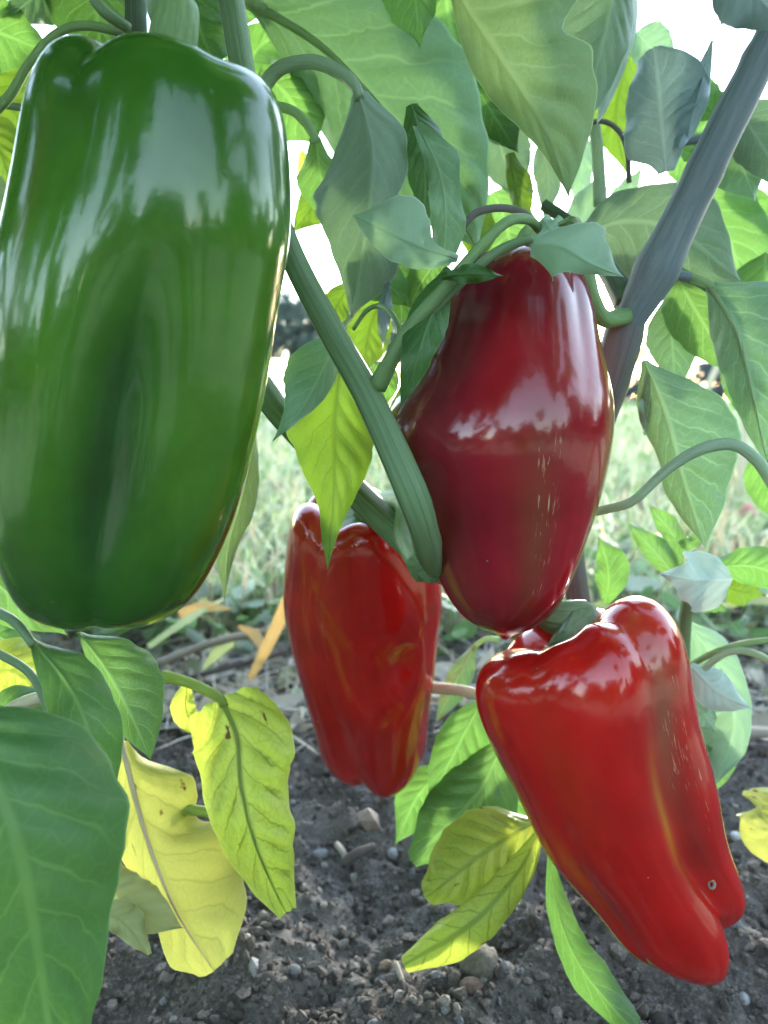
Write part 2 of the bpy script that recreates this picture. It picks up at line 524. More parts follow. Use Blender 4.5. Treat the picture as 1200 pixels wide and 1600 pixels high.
PEPPERS = {'green': {'A': [0.0, 0.0, 1.0],
           'R': 0.037,
           'kz': 0.95,
           'cav': 0.09,
           'rc': 0.4,
           'sh': 0.13,
           'dim': 0.03,
           'rb': 0.3,
           'bh': 0.2,
           'tope': 0.85,
           'bote': 0.8,
           'phase': 0.4,
           'grooves': [{'th': [(0, 26), (0.3, 22), (0.55, 14), (1, 4)],
                        'w': 15,
                        'p': 1.4,
                        'dep': [(0, 0.02), (0.33, 0.02), (0.43, 0.09), (0.58, 0.22), (0.8, 0.24), (0.9, 0.1), (1, 0.05)],
                        'top': 0.0,
                        'bot': 0.008},
                       {'th': [(0, -22), (1, -32)], 'w': 13, 'p': 1.5, 'dep': [(0, 0.06), (0.15, 0.04), (0.5, 0.03), (1, 0.02)], 'top': 0.03, 'bot': 0.0},
                       {'th': [(0, 42), (1, 60)], 'w': 20, 'p': 1.6, 'dep': [(0, 0.04), (0.2, 0.02), (1, 0.01)], 'top': 0.012, 'bot': 0},
                       {'th': [(0, 115), (1, 110)], 'w': 16, 'dep': [(0, 0.08), (1, 0.08)], 'top': 0.03, 'bot': 0.03},
                       {'th': [(0, -130), (1, -120)], 'w': 16, 'dep': [(0, 0.08), (1, 0.08)], 'top': 0.03, 'bot': 0.03}],
           'toplobe': [(-62, 28, 0.03), (62, 25, -0.015)],
           'H': 0.14923,
           'O': [-0.05769, 0.21092, 0.35653],
           'm': [0.91515, 0.91515, 0.91515, 0.91515, 0.91934, 0.96236, 1.00079, 1.01479, 1.01556, 1.01708, 1.01837, 1.01234, 1.00564, 0.99105, 0.97366, 0.9543, 0.93031,
                 0.90364, 0.86562, 0.83089, 0.80105, 0.7982, 0.7982],
           'c': [0.00102, 0.00061, 0.0002, -0.00021, -0.00063, -0.00127, -0.00232, -0.0041, -0.00603, -0.00739, -0.00868, -0.00963, -0.01056, -0.01152, -0.01248, -0.0134,
                 -0.01432, -0.01541, -0.01634, -0.01742, -0.01856, -0.01929, -0.01997]},
 'center': {'A': [0.0, 0.0995, 0.99504],
            'R': 0.037,
            'kz': 0.95,
            'cav': 0.08,
            'rc': 0.36,
            'sh': 0.2,
            'dim': -0.02,
            'rb': 0.12,
            'bh': 0.25,
            'tope': 0.95,
            'bote': 1.0,
            'phase': 1.7,
            'grooves': [{'th': [(0, 48), (0.3, 44), (1, 18)],
                         'w': 17,
                         'p': 1.5,
                         'dep': [(0, 0.1), (0.2, 0.06), (0.45, 0.03), (0.7, 0.035), (1, 0.05)],
                         'top': 0.03,
                         'bot': 0.0},
                        {'th': [(0, -28), (1, -40)], 'w': 15, 'p': 1.5, 'dep': [(0, 0.05), (0.3, 0.035), (0.7, 0.03), (1, 0.03)], 'top': 0.02, 'bot': 0.0},
                        {'th': [(0, 140), (1, 140)], 'w': 17, 'dep': [(0, 0.08), (1, 0.06)], 'top': 0.03},
                        {'th': [(0, -120), (1, -120)], 'w': 17, 'dep': [(0, 0.08), (1, 0.06)], 'top': 0.03}],
            'H': 0.13331,
            'O': [0.04148, 0.27259, 0.32139],
            'm': [0.74654, 0.74654, 0.74654, 0.74654, 0.74654, 0.75446, 0.8359, 0.91373, 0.97702, 1.0297, 1.06818, 1.08447, 1.06356, 1.01115, 0.94951, 0.88405, 0.81417,
                  0.7498, 0.70123, 0.67604, 0.67383, 0.67383, 0.67383],
            'c': [0.00444, 0.00398, 0.00352, 0.00306, 0.0026, 0.00211, 0.00131, 0.00029, -0.00083, -0.00203, -0.00328, -0.00418, -0.00433, -0.00352, -0.0025, -0.00156,
                  -0.00088, -0.00027, 0.00017, 0.00044, 0.00065, 0.00086, 0.00107]},
 'back': {'A': [0.03887, -0.2332, 0.97165],
          'R': 0.034,
          'kz': 0.95,
          'cav': 0.13,
          'rc': 0.5,
          'sh': 0.13,
          'dim': 0.06,
          'rb': 0.3,
          'bh': 0.16,
          'tope': 0.8,
          'bote': 0.8,
          'phase': 2.9,
          'grooves': [{'th': [(0, -30), (0.3, -40), (0.6, -32), (1, -12)],
                       'w': 16,
                       'p': 1.4,
                       'dep': [(0, 0.11), (0.2, 0.05), (0.45, 0.06), (0.7, 0.08), (1, 0.12)],
                       'top': 0.06,
                       'bot': 0.035},
                      {'th': [(0, 40), (0.2, 48), (0.3, 60), (1, 70)],
                       'w': 18,
                       'p': 1.4,
                       'dep': [(0, 0.14), (0.12, 0.14), (0.25, 0.05), (1, 0.03)],
                       'top': 0.09,
                       'bot': 0.03},
                      {'th': [(0, 150), (1, 150)], 'w': 17, 'dep': [(0, 0.1), (1, 0.08)], 'top': 0.04, 'bot': 0.04},
                      {'th': [(0, -110), (1, -115)], 'w': 17, 'dep': [(0, 0.08), (1, 0.06)], 'top': 0.04, 'bot': 0.04}],
          'dents': [(32, 0.46, 14, 0.06, -0.16), (22, 0.34, 32, 0.06, 0.08), (72, 0.34, 16, 0.05, 0.07), (26, 0.64, 28, 0.12, 0.07)],
          'botlobe': [(22, 40, 0.03)],
          'H': 0.15198,
          'O': [-0.00435, 0.33401, 0.22808],
          'm': [1.00245, 1.00245, 1.00245, 1.00245, 1.00608, 1.04324, 1.07613, 1.08864, 1.06771, 1.06018, 1.04567, 1.02349, 0.99817, 0.97423, 0.94423, 0.91281, 0.88695,
                0.8592, 0.83156, 0.81546, 0.82039, 0.82107, 0.82107],
          'c': [-0.00517, -0.00505, -0.00493, -0.0048, -0.00465, -0.00423, -0.0042, -0.00424, -0.0039, -0.00322, -0.00256, -0.00192, -0.00123, -0.00053, 0.00019, 0.00081,
                0.00134, 0.00209, 0.00279, 0.00348, 0.00409, 0.0045, 0.00489]},
 'low': {'A': [-0.39375, 0.1575, 0.90562],
         'R': 0.037,
         'kz': 0.95,
         'cav': 0.1,
         'rc': 0.42,
         'sh': 0.14,
         'dim': 0.0,
         'rb': 0.2,
         'bh': 0.2,
         'tope': 0.85,
         'bote': 0.9,
         'phase': 4.0,
         'grooves': [{'th': [(0, 36), (0.2, 34), (0.45, 24), (0.65, 22), (0.8, 30), (1, 46)],
                      'w': 15,
                      'p': 1.6,
                      'dep': [(0, 0.13), (0.25, 0.11), (0.5, 0.2), (0.8, 0.24), (1, 0.25)],
                      'top': 0.025,
                      'bot': 0.09},
                     {'th': [(0, -30), (0.3, -40), (0.6, -52), (1, -60)],
                      'w': 14,
                      'p': 1.6,
                      'dep': [(0, 0.08), (0.15, 0.04), (0.4, 0.06), (0.7, 0.1), (1, 0.06)],
                      'top': 0.016,
                      'bot': 0.0},
                     {'th': [(0, 4), (1, 4)], 'w': 16, 'p': 2, 'dep': [(0, 0.05), (0.12, 0.02), (0.3, 0.0), (1, 0)], 'top': 0.008},
                     {'th': [(0, 125), (1, 125)], 'w': 17, 'dep': [(0, 0.12), (1, 0.1)], 'top': 0.05, 'bot': 0.02},
                     {'th': [(0, -125), (1, -125)], 'w': 17, 'dep': [(0, 0.1), (1, 0.06)], 'top': 0.05}],
         'toplobe': [(70, 30, 0.02), (22, 16, 0.02)],
         'botlobe': [(0, 35, 0.04), (80, 25, -0.05)],
         'dents': [(40, 0.52, 15, 0.22, -0.09), (52, 0.86, 14, 0.1, 0.06)],
         'H': 0.12771,
         'O': [0.06551, 0.26374, 0.19444],
         'm': [1.05302, 1.05302, 1.05302, 1.05302, 1.05037, 1.02269, 0.99239, 0.96358, 0.93817, 0.91636, 0.90584, 0.89532, 0.87789, 0.85539, 0.81572, 0.77241, 0.73329,
               0.69592, 0.6755, 0.6729, 0.69586, 0.69833, 0.69833],
         'c': [-0.00467, -0.00497, -0.00528, -0.00559, -0.00592, -0.00653, -0.00713, -0.0078, -0.00799, -0.00823, -0.00845, -0.00866, -0.00895, -0.00914, -0.00913,
               -0.00891, -0.00838, -0.00767, -0.00703, -0.00644, -0.0059, -0.00554, -0.00519]}}
# ================================================================ the setting
def ground_material():
    t = NT('meadow_ground')
    ob = t.obj()
    n = t.noise(6., ob, 6.); n2 = t.noise(40., ob, 4.)
    col = t.mix(t.ramp(n, .38, .62), (.26, .30, .16), (.42, .40, .28))
    col = t.mix(t.math('MULTIPLY', t.ramp(n2, .4, .7), .6), col, (.30, .27, .17))
    return t.out(t.principled(col, .9, t.bump(n2, .01, .6), Specular_IOR_Level=.2))


def soil_material():
    t = NT('soil')
    ob = t.obj()
    n = t.noise(30., ob, 6.); f = t.noise(420., ob, 4., .65); g = t.noise(1500., ob, 2.)
    col = t.mix(t.ramp(n, .36, .64), (.070, .062, .056), (.142, .128, .117))
    col = t.mix(t.math('MULTIPLY', t.ramp(f, .45, .68), .65), col, (.24, .215, .19))
    col = t.mix(t.math('MULTIPLY', t.ramp(g, .62, .72), .5), col, (.38, .37, .37))
    h = t.math('ADD', f, t.math('MULTIPLY', g, .35))
    return t.out(t.principled(col, .92, t.bump(h, .0035, 1.), Specular_IOR_Level=.25))


# ground sheet to the horizon (4 cm under the loose soil of the bed)
S = 1500.
tag(mesh_obj('ground', [(-S, -S, -.05), (S, -S, -.05), (S, S, -.05), (-S, S, -.05)], [[0, 1, 2, 3]], ground_material(), smooth=False), kind='structure')


def soil_height(x, y):
    h = .034 * vnoise(x, y, 1, 7.) + .026 * vnoise(x, y, 2, 19.) + .016 * vnoise(x, y, 3, 47.) + .008 * vnoise(x, y, 4, 110.) + .0035 * np.abs(vnoise(x, y, 5, 230.)) * 2
    return h + .002


gx = np.linspace(-.95, .95, 460); gy = np.concatenate([np.linspace(-.6, .24, 60, endpoint=False), np.linspace(.24, .74, 190, endpoint=False), np.linspace(.74, 1.5, 90)])
GX, GY = np.meshgrid(gx, gy, indexing='ij')
GZ = soil_height(GX, GY)
tag(mesh_obj('soil_bed', np.stack([GX, GY, GZ], -1).reshape(-1, 3), grid_faces(len(gx), len(gy))[:, ::-1], soil_material()), kind='structure')

# loose crumbs and grit lying on the soil: nobody could count them
ico = np.array([(0, 0, 1), (.894, 0, .447), (.276, .851, .447), (-.724, .526, .447), (-.724, -.526, .447), (.276, -.851, .447),
                (.724, .526, -.447), (-.276, .851, -.447), (-.894, 0, -.447), (-.276, -.851, -.447), (.724, -.526, -.447), (0, 0, -1)])
icof = np.array([(0, 1, 2), (0, 2, 3), (0, 3, 4), (0, 4, 5), (0, 5, 1), (1, 6, 2), (2, 7, 3), (3, 8, 4), (4, 9, 5), (5, 10, 1),
                 (1, 10, 6), (2, 6, 7), (3, 7, 8), (4, 8, 9), (5, 9, 10), (6, 11, 7), (7, 11, 8), (8, 11, 9), (9, 11, 10), (10, 11, 6)])
crumb_mat = simple_material('crumb', 'col', rough=.9, nscale=900., bump=.0006, var=.45)
NC = 30000
cy = .22 + .62 * rng.random(NC) ** 1.25
cx = (rng.random(NC) * 2 - 1) * (.16 + .62 * cy)
cr = .0006 + .0024 * rng.random(NC) ** 3.5 + (rng.random(NC) < .008) * rng.random(NC) * .0035
sc = cr[:, None] * (0.6 + .8 * rng.random((NC, 3)))
jit = 1 + .75 * (rng.random((NC, 12)) - .5)
Vc = ico[None] * jit[..., None] * sc[:, None, :]
ang = rng.random(NC) * 6.283
ca, sa = np.cos(ang)[:, None], np.sin(ang)[:, None]
Vc = np.stack([Vc[..., 0] * ca - Vc[..., 1] * sa, Vc[..., 0] * sa + Vc[..., 1] * ca, Vc[..., 2]], -1)
Vc += np.stack([cx, cy, soil_height(cx, cy) + sc[:, 2] * .35], -1)[:, None, :]
pal = np.array([(.12, .103, .088), (.175, .152, .132), (.075, .065, .057), (.24, .213, .185), (.19, .185, .19), (.34, .33, .32), (.25, .20, .165)])
ci = rng.choice(len(pal), NC, p=[.30, .28, .23, .09, .06, .01, .03])
cc = np.repeat((pal[ci] * (.8 + .4 * rng.random((NC, 1))))[:, None], 12, 1).reshape(-1, 3)
tag(mesh_obj('soil_crumbs', Vc.reshape(-1, 3), (icof[None] + 12 * np.arange(NC)[:, None, None]).reshape(-1, 3), crumb_mat, attrs={'col': cc}, smooth=False),
    'loose dark crumbs and grit scattered over the bare soil', 'soil crumbs', kind='stuff')


def rock_mesh(name, r, squash, col, seed, detail=3):
    import bmesh
    bm = bmesh.new(); bmesh.ops.create_icosphere(bm, subdivisions=detail, radius=1.)
    g = np.random.default_rng(seed); ax = norm(g.normal(size=(7, 3))); am = g.random(7) * .22
    me_v = np.array([v.co[:] for v in bm.verts])
    k = 1 + sum(am[i] * np.tanh(3 * (me_v @ ax[i])) * .5 for i in range(7)) + .05 * np.sin(me_v @ (ax[0] * 9)) + .03 * np.sin(me_v @ (ax[1] * 17))
    me_v = me_v * k[:, None] * np.array([1, .85, squash]) * r
    fc = [[v.index for v in f.verts] for f in bm.faces]
    bm.free()
    return me_v, fc


def pebble(px, py, rpx, label, col, squash=.7, seed=1, name='pebble', cat='pebble'):
    k = ((py - 800) / F) * CP + SP_
    d = (CAM_H - .004) / k
    p = P(px, py, d); r = rpx * d / F
    z = float(soil_height(np.array([p[0]]), np.array([p[1]]))[0])
    V, Fc = rock_mesh(name, r, squash, col, seed)
    o = mesh_obj(name, V, Fc, simple_material(name + '_mat', color=col, rough=.85, nscale=500., bump=.001, var=.35))
    o.location = (p[0], p[1], z + r * squash * .45)
    o.rotation_euler = (0, 0, seed * 1.3)
    tag(o, label, cat, 'pebbles and clods on the soil')
    return o


pebble(755, 1552, 33, 'large round tan clod of dry soil in front of the narrow green leaf', (.155, .135, .105), .8, 3, 'soil_clod', 'clod')
pebble(388, 1514, 9, 'small pinkish white pebble beside the yellow leaf bottom corner', (.36, .31, .28), .8, 4)
pebble(502, 1334, 13, 'flat pale blue grey pebble on the soil under the hanging red peppers', (.17, .175, .185), .5, 5)
pebble(616, 1333, 10, 'small bluish white pebble left of the lime green leaf tips', (.27, .27, .28), .8, 6)
pebble(964, 1490, 10, 'white angular pebble under the tip of the lower red pepper', (.38, .37, .36), .8, 7)
pebble(176, 1332, 15, 'round pale pebble left of the large yellow leaf', (.28, .26, .24), .8, 8)
pebble(460, 1553, 10, 'grey blue pebble nearest the bottom centre of the bare soil', (.2, .2, .2), .6, 9)
pebble(604, 1527, 10, 'brown ochre pebble below the rolled lime leaf tip', (.27, .20, .14), .7, 10)
pebble(1151, 1307, 9, 'bright white pebble left of the yellow leaf at the right edge', (.5, .5, .52), .8, 11)
pebble(735, 1592, 17, 'reddish brown pebble at the bottom edge below the tan clod', (.16, .105, .085), .6, 12)
pebble(1160, 1562, 11, 'grey pebble in the lower right corner of the soil', (.30, .30, .30), .7, 13)
pebble(330, 1340, 10, 'grey pebble seen between the two big yellow leaves', (.24, .23, .23), .7, 14)

# dark bits of twig lying on the soil
twig_mat = stem_material('twig', (.055, .045, .04), (.10, .085, .075), (.05, .04, .035), .85)
pale_twig_mat = stem_material('twig_pale', (.24, .21, .17), (.31, .27, .22), (.2, .17, .14), .85)


def twig(name, lst, rpx, label, mat, lift=.006, cat='twig', group='twigs on the ground'):
    w = []
    for (x, y, hh) in lst:
        k = ((y - 800) / F) * CP + SP_
        d = (CAM_H - hh - lift) / k
        w.append(P(x, y, d))
    w = np.array(w); w[:, 2] = np.maximum(w[:, 2], soil_height(w[:, 0], w[:, 1]) + .002)
    V, Fc, uv = tube_geo(w, np.array(rpx) * np.linalg.norm(w[0] - CAM) / F, n=14, sides=7)
    o = mesh_obj(name, V, Fc, mat, uv=uv, loc=w[0])
    return tag(o, label, cat, group)


twig('twig', [(535, 1352, 0), (555, 1335, .004), (585, 1322, .004)], [7, 8, 5], 'short dark bark twig on the soil below the hanging red peppers', twig_mat)
twig('twig', [(527, 1320, 0), (536, 1332, .003), (540, 1345, 0)], [5, 5, 4], 'tiny pale root bit beside the short dark twig', pale_twig_mat)
twig('twig', [(618, 1545, 0), (626, 1560, .002), (630, 1580, 0)], [4, 4, 3], 'tiny grey stick below the rolled lime leaf', pale_twig_mat)
twig('twig', [(240, 1040, 0), (330, 1005, .03), (420, 985, .05), (520, 960, .06)], [7, 6, 5, 4], 'grey dry stalk lying across the litter behind the yellow green leaf', pale_twig_mat)
twig('twig', [(285, 1062, 0), (370, 1040, .02), (450, 1018, .03)], [4, 4, 3], 'thin dark dry stalk under the orange grass blade', twig_mat)
twig('twig', [(1060, 1160, .0), (1130, 1145, .02), (1215, 1146, .02)], [8, 8, 7], 'pale thick dry stalk behind the lower red pepper on the right', pale_twig_mat)

# ---------------------------------------------------------------- meadow
grass_mat = simple_material('grass', 'col', rough=.6, nscale=60., bump=.0, var=.2, trans=.4)


def blades(N, y0, y1, pw, hgt, wid, pal, probs, lean, flat=0.):
    yy = y0 + (y1 - y0) * rng.random(N) ** pw
    xx = (rng.random(N) * 2 - 1) * (.62 * yy + .35)
    H = hgt * (.45 + .9 * rng.random(N)) * (1 + .08 * yy)
    W = wid * (.6 + .8 * rng.random(N)) * (1 + .35 * yy)
    a = rng.random(N) * 6.283
    ld = rng.random(N) * 6.283
    le = lean * (.3 + rng.random(N))
    base = np.stack([xx, yy, np.where(yy < 1.4, soil_height(xx, yy), -.02) - .004], -1)
    sd = np.stack([np.cos(a), np.sin(a), np.zeros(N)], -1) * (W / 2)[:, None]
    ldv = np.stack([np.cos(ld), np.sin(ld), np.zeros(N)], -1)
    vs = []
    for t, w in ((0, 1.), (.45, .85), (.8, .5), (1., .05)):
        up = H * t * (1 - flat * .85) * (1 - .25 * le * t)
        c = base + ldv * (H * le * t * t + H * flat * t)[:, None] + np.array([0, 0, 1.]) * up[:, None]
        vs += [c - sd * w, c + sd * w]
    V = np.stack(vs, 1)
    f = np.array([(0, 1, 3, 2), (2, 3, 5, 4), (4, 5, 7, 6)])
    Fc = (f[None] + 8 * np.arange(N)[:, None, None]).reshape(-1, 4)
    col = np.asarray(pal)[rng.choice(len(pal), N, p=probs)] * (.75 + .5 * rng.random((N, 1)))
    return V.reshape(-1, 3), Fc, np.repeat(col[:, None], 8, 1).reshape(-1, 3)


def leaflets(N, y0, y1, size, pal, probs, zmax):
    yy = y0 + (y1 - y0) * rng.random(N) ** 1.5
    xx = (rng.random(N) * 2 - 1) * (.62 * yy + .35)
    r = size * (.5 + rng.random(N)) * (1 + .2 * yy)
    c = np.stack([xx, yy, rng.random(N) * zmax + np.where(yy < 1.4, soil_height(xx, yy), -.02)], -1)
    nrm = norm(np.stack([rng.normal(size=N) * .6, rng.normal(size=N) * .6, np.ones(N)], -1))
    u = norm(np.cross(nrm, rng.normal(size=(N, 3)))); v = np.cross(nrm, u)
    V = np.stack([c + u * (r * math.cos(k) * 1.3)[:, None] + v * (r * math.sin(k) * .8)[:, None] + nrm * (r * .15 * math.cos(2 * k))[:, None] for k in np.linspace(0, 6.283, 7)[:-1]], 1)
    Fc = (np.arange(6)[None] + 6 * np.arange(N)[:, None])
    col = np.asarray(pal)[rng.choice(len(pal), N, p=probs)] * (.75 + .5 * rng.random((N, 1)))
    return V.reshape(-1, 3), Fc, np.repeat(col[:, None], 6, 1).reshape(-1, 3)


def joined(name, parts_, mat, label, cat):
    Vs, Fs, Cs, k = [], [], [], 0
    for V, Fc, c in parts_:
        Vs.append(V); Fs += (np.asarray(Fc) + k).tolist(); Cs.append(c); k += len(V)
    return tag(mesh_obj(name, np.vstack(Vs), Fs, mat, attrs={'col': np.vstack(Cs)}), label, cat, kind='stuff')


GP = [(.21, .31, .12), (.35, .43, .25), (.48, .53, .39), (.56, .50, .34), (.48, .35, .24)]
joined('meadow_grass', [
    blades(9000, .84, 2.2, 1.3, .085, .0042, GP, [.24, .28, .20, .22, .06], .6),
    blades(9000, 2.0, 7.0, 1.6, .085, .006, GP, [.26, .30, .22, .19, .03], .55),
    blades(6000, 6.0, 24.0, 1.5, .08, .02, GP, [.26, .36, .28, .10, .0], .4),
    leaflets(5200, .78, 3.2, .011, [(.18, .32, .11), (.30, .44, .23), (.46, .55, .44), (.52, .53, .20)], [.36, .34, .22, .08], .06)],
    grass_mat, 'pale green meadow grass and clover behind the pepper plants', 'grass')
joined('dry_litter', [
    blades(5200, .60, 1.05, 1., .08, .0032, [(.62, .56, .44), (.54, .46, .34), (.46, .44, .40), (.58, .42, .22)], [.42, .25, .26, .07], .25, .9),
    leaflets(900, .60, 1.05, .009, [(.56, .50, .40), (.44, .37, .28), (.30, .33, .2)], [.5, .3, .2], .012)],
    grass_mat, 'beige dry grass litter along the edge of the bare soil', 'dry litter')

# ---------------------------------------------------------------- single plants of the meadow
dry_mat = leaf_material('dry_blade', (.36, .25, .10), (.44, .32, .14), (.40, .26, .09), (.34, .25, .13), tf=.4, rough=.6, veinmix=.2)


def blade_strip(name, lst, wpx, mat, label, cat, group, fold=.25):
    w = pts(lst); n = 20
    c = catmull(w, n); T = norm(np.gradient(c, axis=0)); V = norm(c - CAM); Sd = norm(np.cross(T, V)); Nn = np.cross(Sd, T)
    wid = np.interp(np.linspace(0, 1, n), np.linspace(0, 1, len(wpx)), wpx) * np.linalg.norm(c - CAM, axis=1) / F
    rows = [c + Sd * (u * wid)[:, None] + Nn * (abs(u) * fold * wid)[:, None] for u in (-1, -.5, 0, .5, 1)]
    G = np.stack(rows, 1)
    uv = np.stack(np.meshgrid(np.linspace(0, 1, n), np.linspace(0, 1, 5), indexing='ij')[::-1], -1)
    o = mesh_obj(name, G.reshape(-1, 3), grid_faces(n, 5), mat, uv=uv.reshape(-1, 2), loc=c[0])
    return tag(o, label, cat, group)


DG = 'orange dry grass blades behind the peppers'
blade_strip('dry_grass_blade', [(390, 1062, .66), (412, 1020, .64), (440, 960, .62), (452, 905, .60)], [5, 9, 10, 2], dry_mat, 'orange dry grass blade beside the hanging red pepper left edge', 'grass blade', DG)
blade_strip('dry_grass_blade', [(412, 1018, .66), (398, 992, .68), (372, 978, .70)], [4, 9, 2], dry_mat, 'short orange dry blade curling off the tall orange blade', 'grass blade', DG)
blade_strip('dry_grass_blade', [(280, 960, .66), (320, 948, .67), (362, 952, .70)], [9, 8, 1], dry_mat, 'flat orange dry blade just below the green pepper', 'grass blade', DG)
pale_blade = leaf_material('pale_blade', (.30, .36, .16), (.38, .42, .22), (.4, .48, .15), (.4, .42, .3), tf=.4, rough=.6, veinmix=.2)
blade_strip('grass_blade', [(232, 1010, .60), (290, 970, .64), (350, 935, .70)], [4, 6, 1], pale_blade, 'long pale green grass blade slanting up behind the green pepper bottom', 'grass blade', 'pale grass blades')
blade_strip('grass_blade', [(318, 1045, .62), (340, 1020, .63), (366, 1005, .64)], [2, 9, 2], pale_blade, 'short pale green blade above the yellow green leaf', 'grass blade', 'pale grass blades')

straw = SM['straw']


def stalk(lst, rpx, label):
    w = pts(lst); w[0][2] = -.03
    V, Fc, uv = tube_geo(w, np.array(rpx) * np.linalg.norm(w[-1] - CAM) / F, n=16, sides=9, bumps=[(.35, .02, .3), (.7, .02, .3)])
    o = mesh_obj('dry_stalk', V, Fc, straw, uv=uv, loc=w[0])
    tag(o, label, 'stalk', 'dry stalks in the meadow')


stalk([(1158, 860, 1.9), (1160, 700, 1.9), (1168, 560, 1.9)], [6, 6, 4], 'upright dry straw stalk standing under the right hand leaves')
stalk([(1182, 850, 2.1), (1190, 720, 2.1), (1180, 600, 2.1)], [6, 6, 4], 'dry straw stalk nearest the right edge of the picture')
stalk([(1060, 800, 2.6), (1105, 610, 2.6), (1140, 540, 2.6)], [5, 5, 4], 'slanting dry stalk leaning right below the white gap in the leaves')

clover_mat = simple_material('clover_petal', color=(.56, .22, .30), rough=.6, nscale=300., bump=.001, var=.3, trans=.3)


def clover(px, py, rpx, d, label):
    c = P(px, py, d); r = rpx * d / F
    e = tag(empty('clover_flower', (c[0], c[1], -.02)), label, 'flower', 'pink clover flowers in the meadow')
    Vs, Fs = [], []
    k = 0
    for i in range(46):
        zz = 1 - 1.75 * (i + .5) / 46; a = i * 2.39996; q = math.sqrt(max(0, 1 - zz * zz))
        dr = np.array([q * math.cos(a), q * math.sin(a), zz]); u = norm(np.cross(dr, [.1, .2, 1])); v = np.cross(dr, u)
        b = c + dr * r * .35; tp = c + dr * r * 1.1 + np.array([0, 0, r * .12]); m = (b + tp) / 2
        Vs += [b, m + u * r * .16, m - u * r * .16, m + v * r * .13, tp]; Fs += [[k, k + 1, k + 3], [k, k + 3, k + 2], [k + 1, k + 4, k + 3], [k + 3, k + 4, k + 2]]; k += 5
    part('flower_head', np.array(Vs), Fs, clover_mat, e)
    tube('stem', np.array([[c[0] + .01, c[1], -.02], [c[0] + .004, c[1], c[2] * .5], c]), [.0012, .001, .001], SM['light'], e, n=10, sides=6)


for (x, y, r, d, lb) in [(962, 832, 13, 1.35, 'pink clover flower head just right of the dark red pepper'),
                         (1025, 826, 12, 1.45, 'pink clover flower behind the two upright green leaf tips'),
                         (1168, 802, 14, 1.30, 'largest pink clover flower below the right hand leaves'),
                         (1138, 808, 8, 1.6, 'small pink clover flower touching the big hanging leaf tip'),
                         (1004, 790, 9, 1.8, 'small pink clover flower above the upright green leaf tips'),
                         (1156, 1168, 6, .62, 'tiny pink clover petal cluster low beside the pale leaves on the right')]:
    clover(x, y, r, d, lb)
seed_mat = simple_material('clover_seed', color=(.20, .13, .10), rough=.8, nscale=400., bump=.002, var=.4)
clover_mat2, clover_mat = clover_mat, seed_mat
clover(1192, 1190, 17, .60, 'brown withered clover head above the yellow leaf at the right edge')
clover_mat = clover_mat2

# ---------------------------------------------------------------- the low sun itself, far behind the meadow
t = NT('sun_glow'); em = t.add('ShaderNodeEmission'); em.inputs[0].default_value = (1, .72, .36, 1); em.inputs[1].default_value = 0.2
V, Fc = rock_mesh('sun', 1., 1., None, 0)
V = norm(V) * 10.5 + P(998, 553, 1000.)
tag(mesh_obj('sun', V, Fc, t.out(em.outputs[0]), loc=P(998, 553, 1000.)), 'bright low sun glinting beside the forked stem', 'sun')

# ---------------------------------------------------------------- trees and bushes at the far edge of the meadow
bark = stem_material('bark', (.05, .042, .035), (.09, .075, .06), (.04, .03, .025), .9)
far_leaf = simple_material('far_foliage', 'col', rough=.7, nscale=3., bump=0., var=.25, trans=.25)


def tree(px, ytop, wpx, d, label, name='tree', cat='tree', tint=(.055, .085, .06), seed=0, grp='trees along the far edge of the meadow'):
    g = np.random.default_rng(seed + 100)
    base = CAM + RIGHT * ((px - 600) / F * d) + np.array([0, d, 0]); base[2] = -.05
    top = CAM_H + (621 - ytop) / F * d
    w = wpx / F * d
    e = tag(empty(name, base), label, cat, grp)
    h = top + .05
    bush = name == 'bush'
    tv, tf_, tu, k = [], [], [], 0
    limbs = [([base, base + [w * .04, 0, h * .35], base + [-w * .03, 0, h * .8]], [.035 * h, .025 * h, .006 * h])]
    for i in range(6):
        a = g.random() * 6.283; z0 = h * (.12 if bush else .3) + h * .35 * g.random()
        limbs.append(([base + [0, 0, z0], base + [math.cos(a) * w * .25, math.sin(a) * w * .25, z0 + h * .18], base + [math.cos(a) * w * .42, math.sin(a) * w * .42, z0 + h * .25]], [.014 * h, .009 * h, .003 * h]))
    for pth, rr in limbs:
        V, Fc, uv = tube_geo(np.array(pth), rr, n=8, sides=7)
        tv.append(V); tf_ += [[q + k for q in f] for f in Fc]; tu.append(uv); k += len(V)
    part('trunk', np.vstack(tv), tf_, bark, e, uv=np.vstack(tu))
    ncl = 34
    u = norm(g.normal(size=(ncl, 3))) * (g.random((ncl, 1)) ** .4)
    lo = .12 if bush else .30
    cc = base + np.stack([u[:, 0] * w * .42, u[:, 1] * w * .42, h * (lo + (1 - lo) * .5) + u[:, 2] * h * (1 - lo) * .45], -1)
    N = 3400
    ci = g.integers(0, ncl, N)
    q = norm(g.normal(size=(N, 3))) * (g.random((N, 1)) ** .5)
    c = cc[ci] + q * np.array([w * .17, w * .17, h * .13])
    c[:, 2] = np.minimum(c[:, 2], top - .02 * h * g.random(N))
    s = (.018 * h + .02 * w) * (.5 + g.random(N)) * .8
    n1 = norm(g.normal(size=(N, 3))); n2 = norm(np.cross(n1, g.normal(size=(N, 3))))
    V = np.stack([c - n1 * s[:, None], c + n2 * s[:, None] * .5, c + n1 * s[:, None], c - n2 * s[:, None] * .5], 1).reshape(-1, 3)
    col = np.array(tint)[None] * (.6 + .8 * g.random((ncl, 1)))[ci] * (.8 + .4 * g.random((N, 1)))
    part('crown', V, np.arange(4 * N).reshape(-1, 4), far_leaf, e, attrs={'col': np.repeat(col, 4, 0)}, smooth=False)


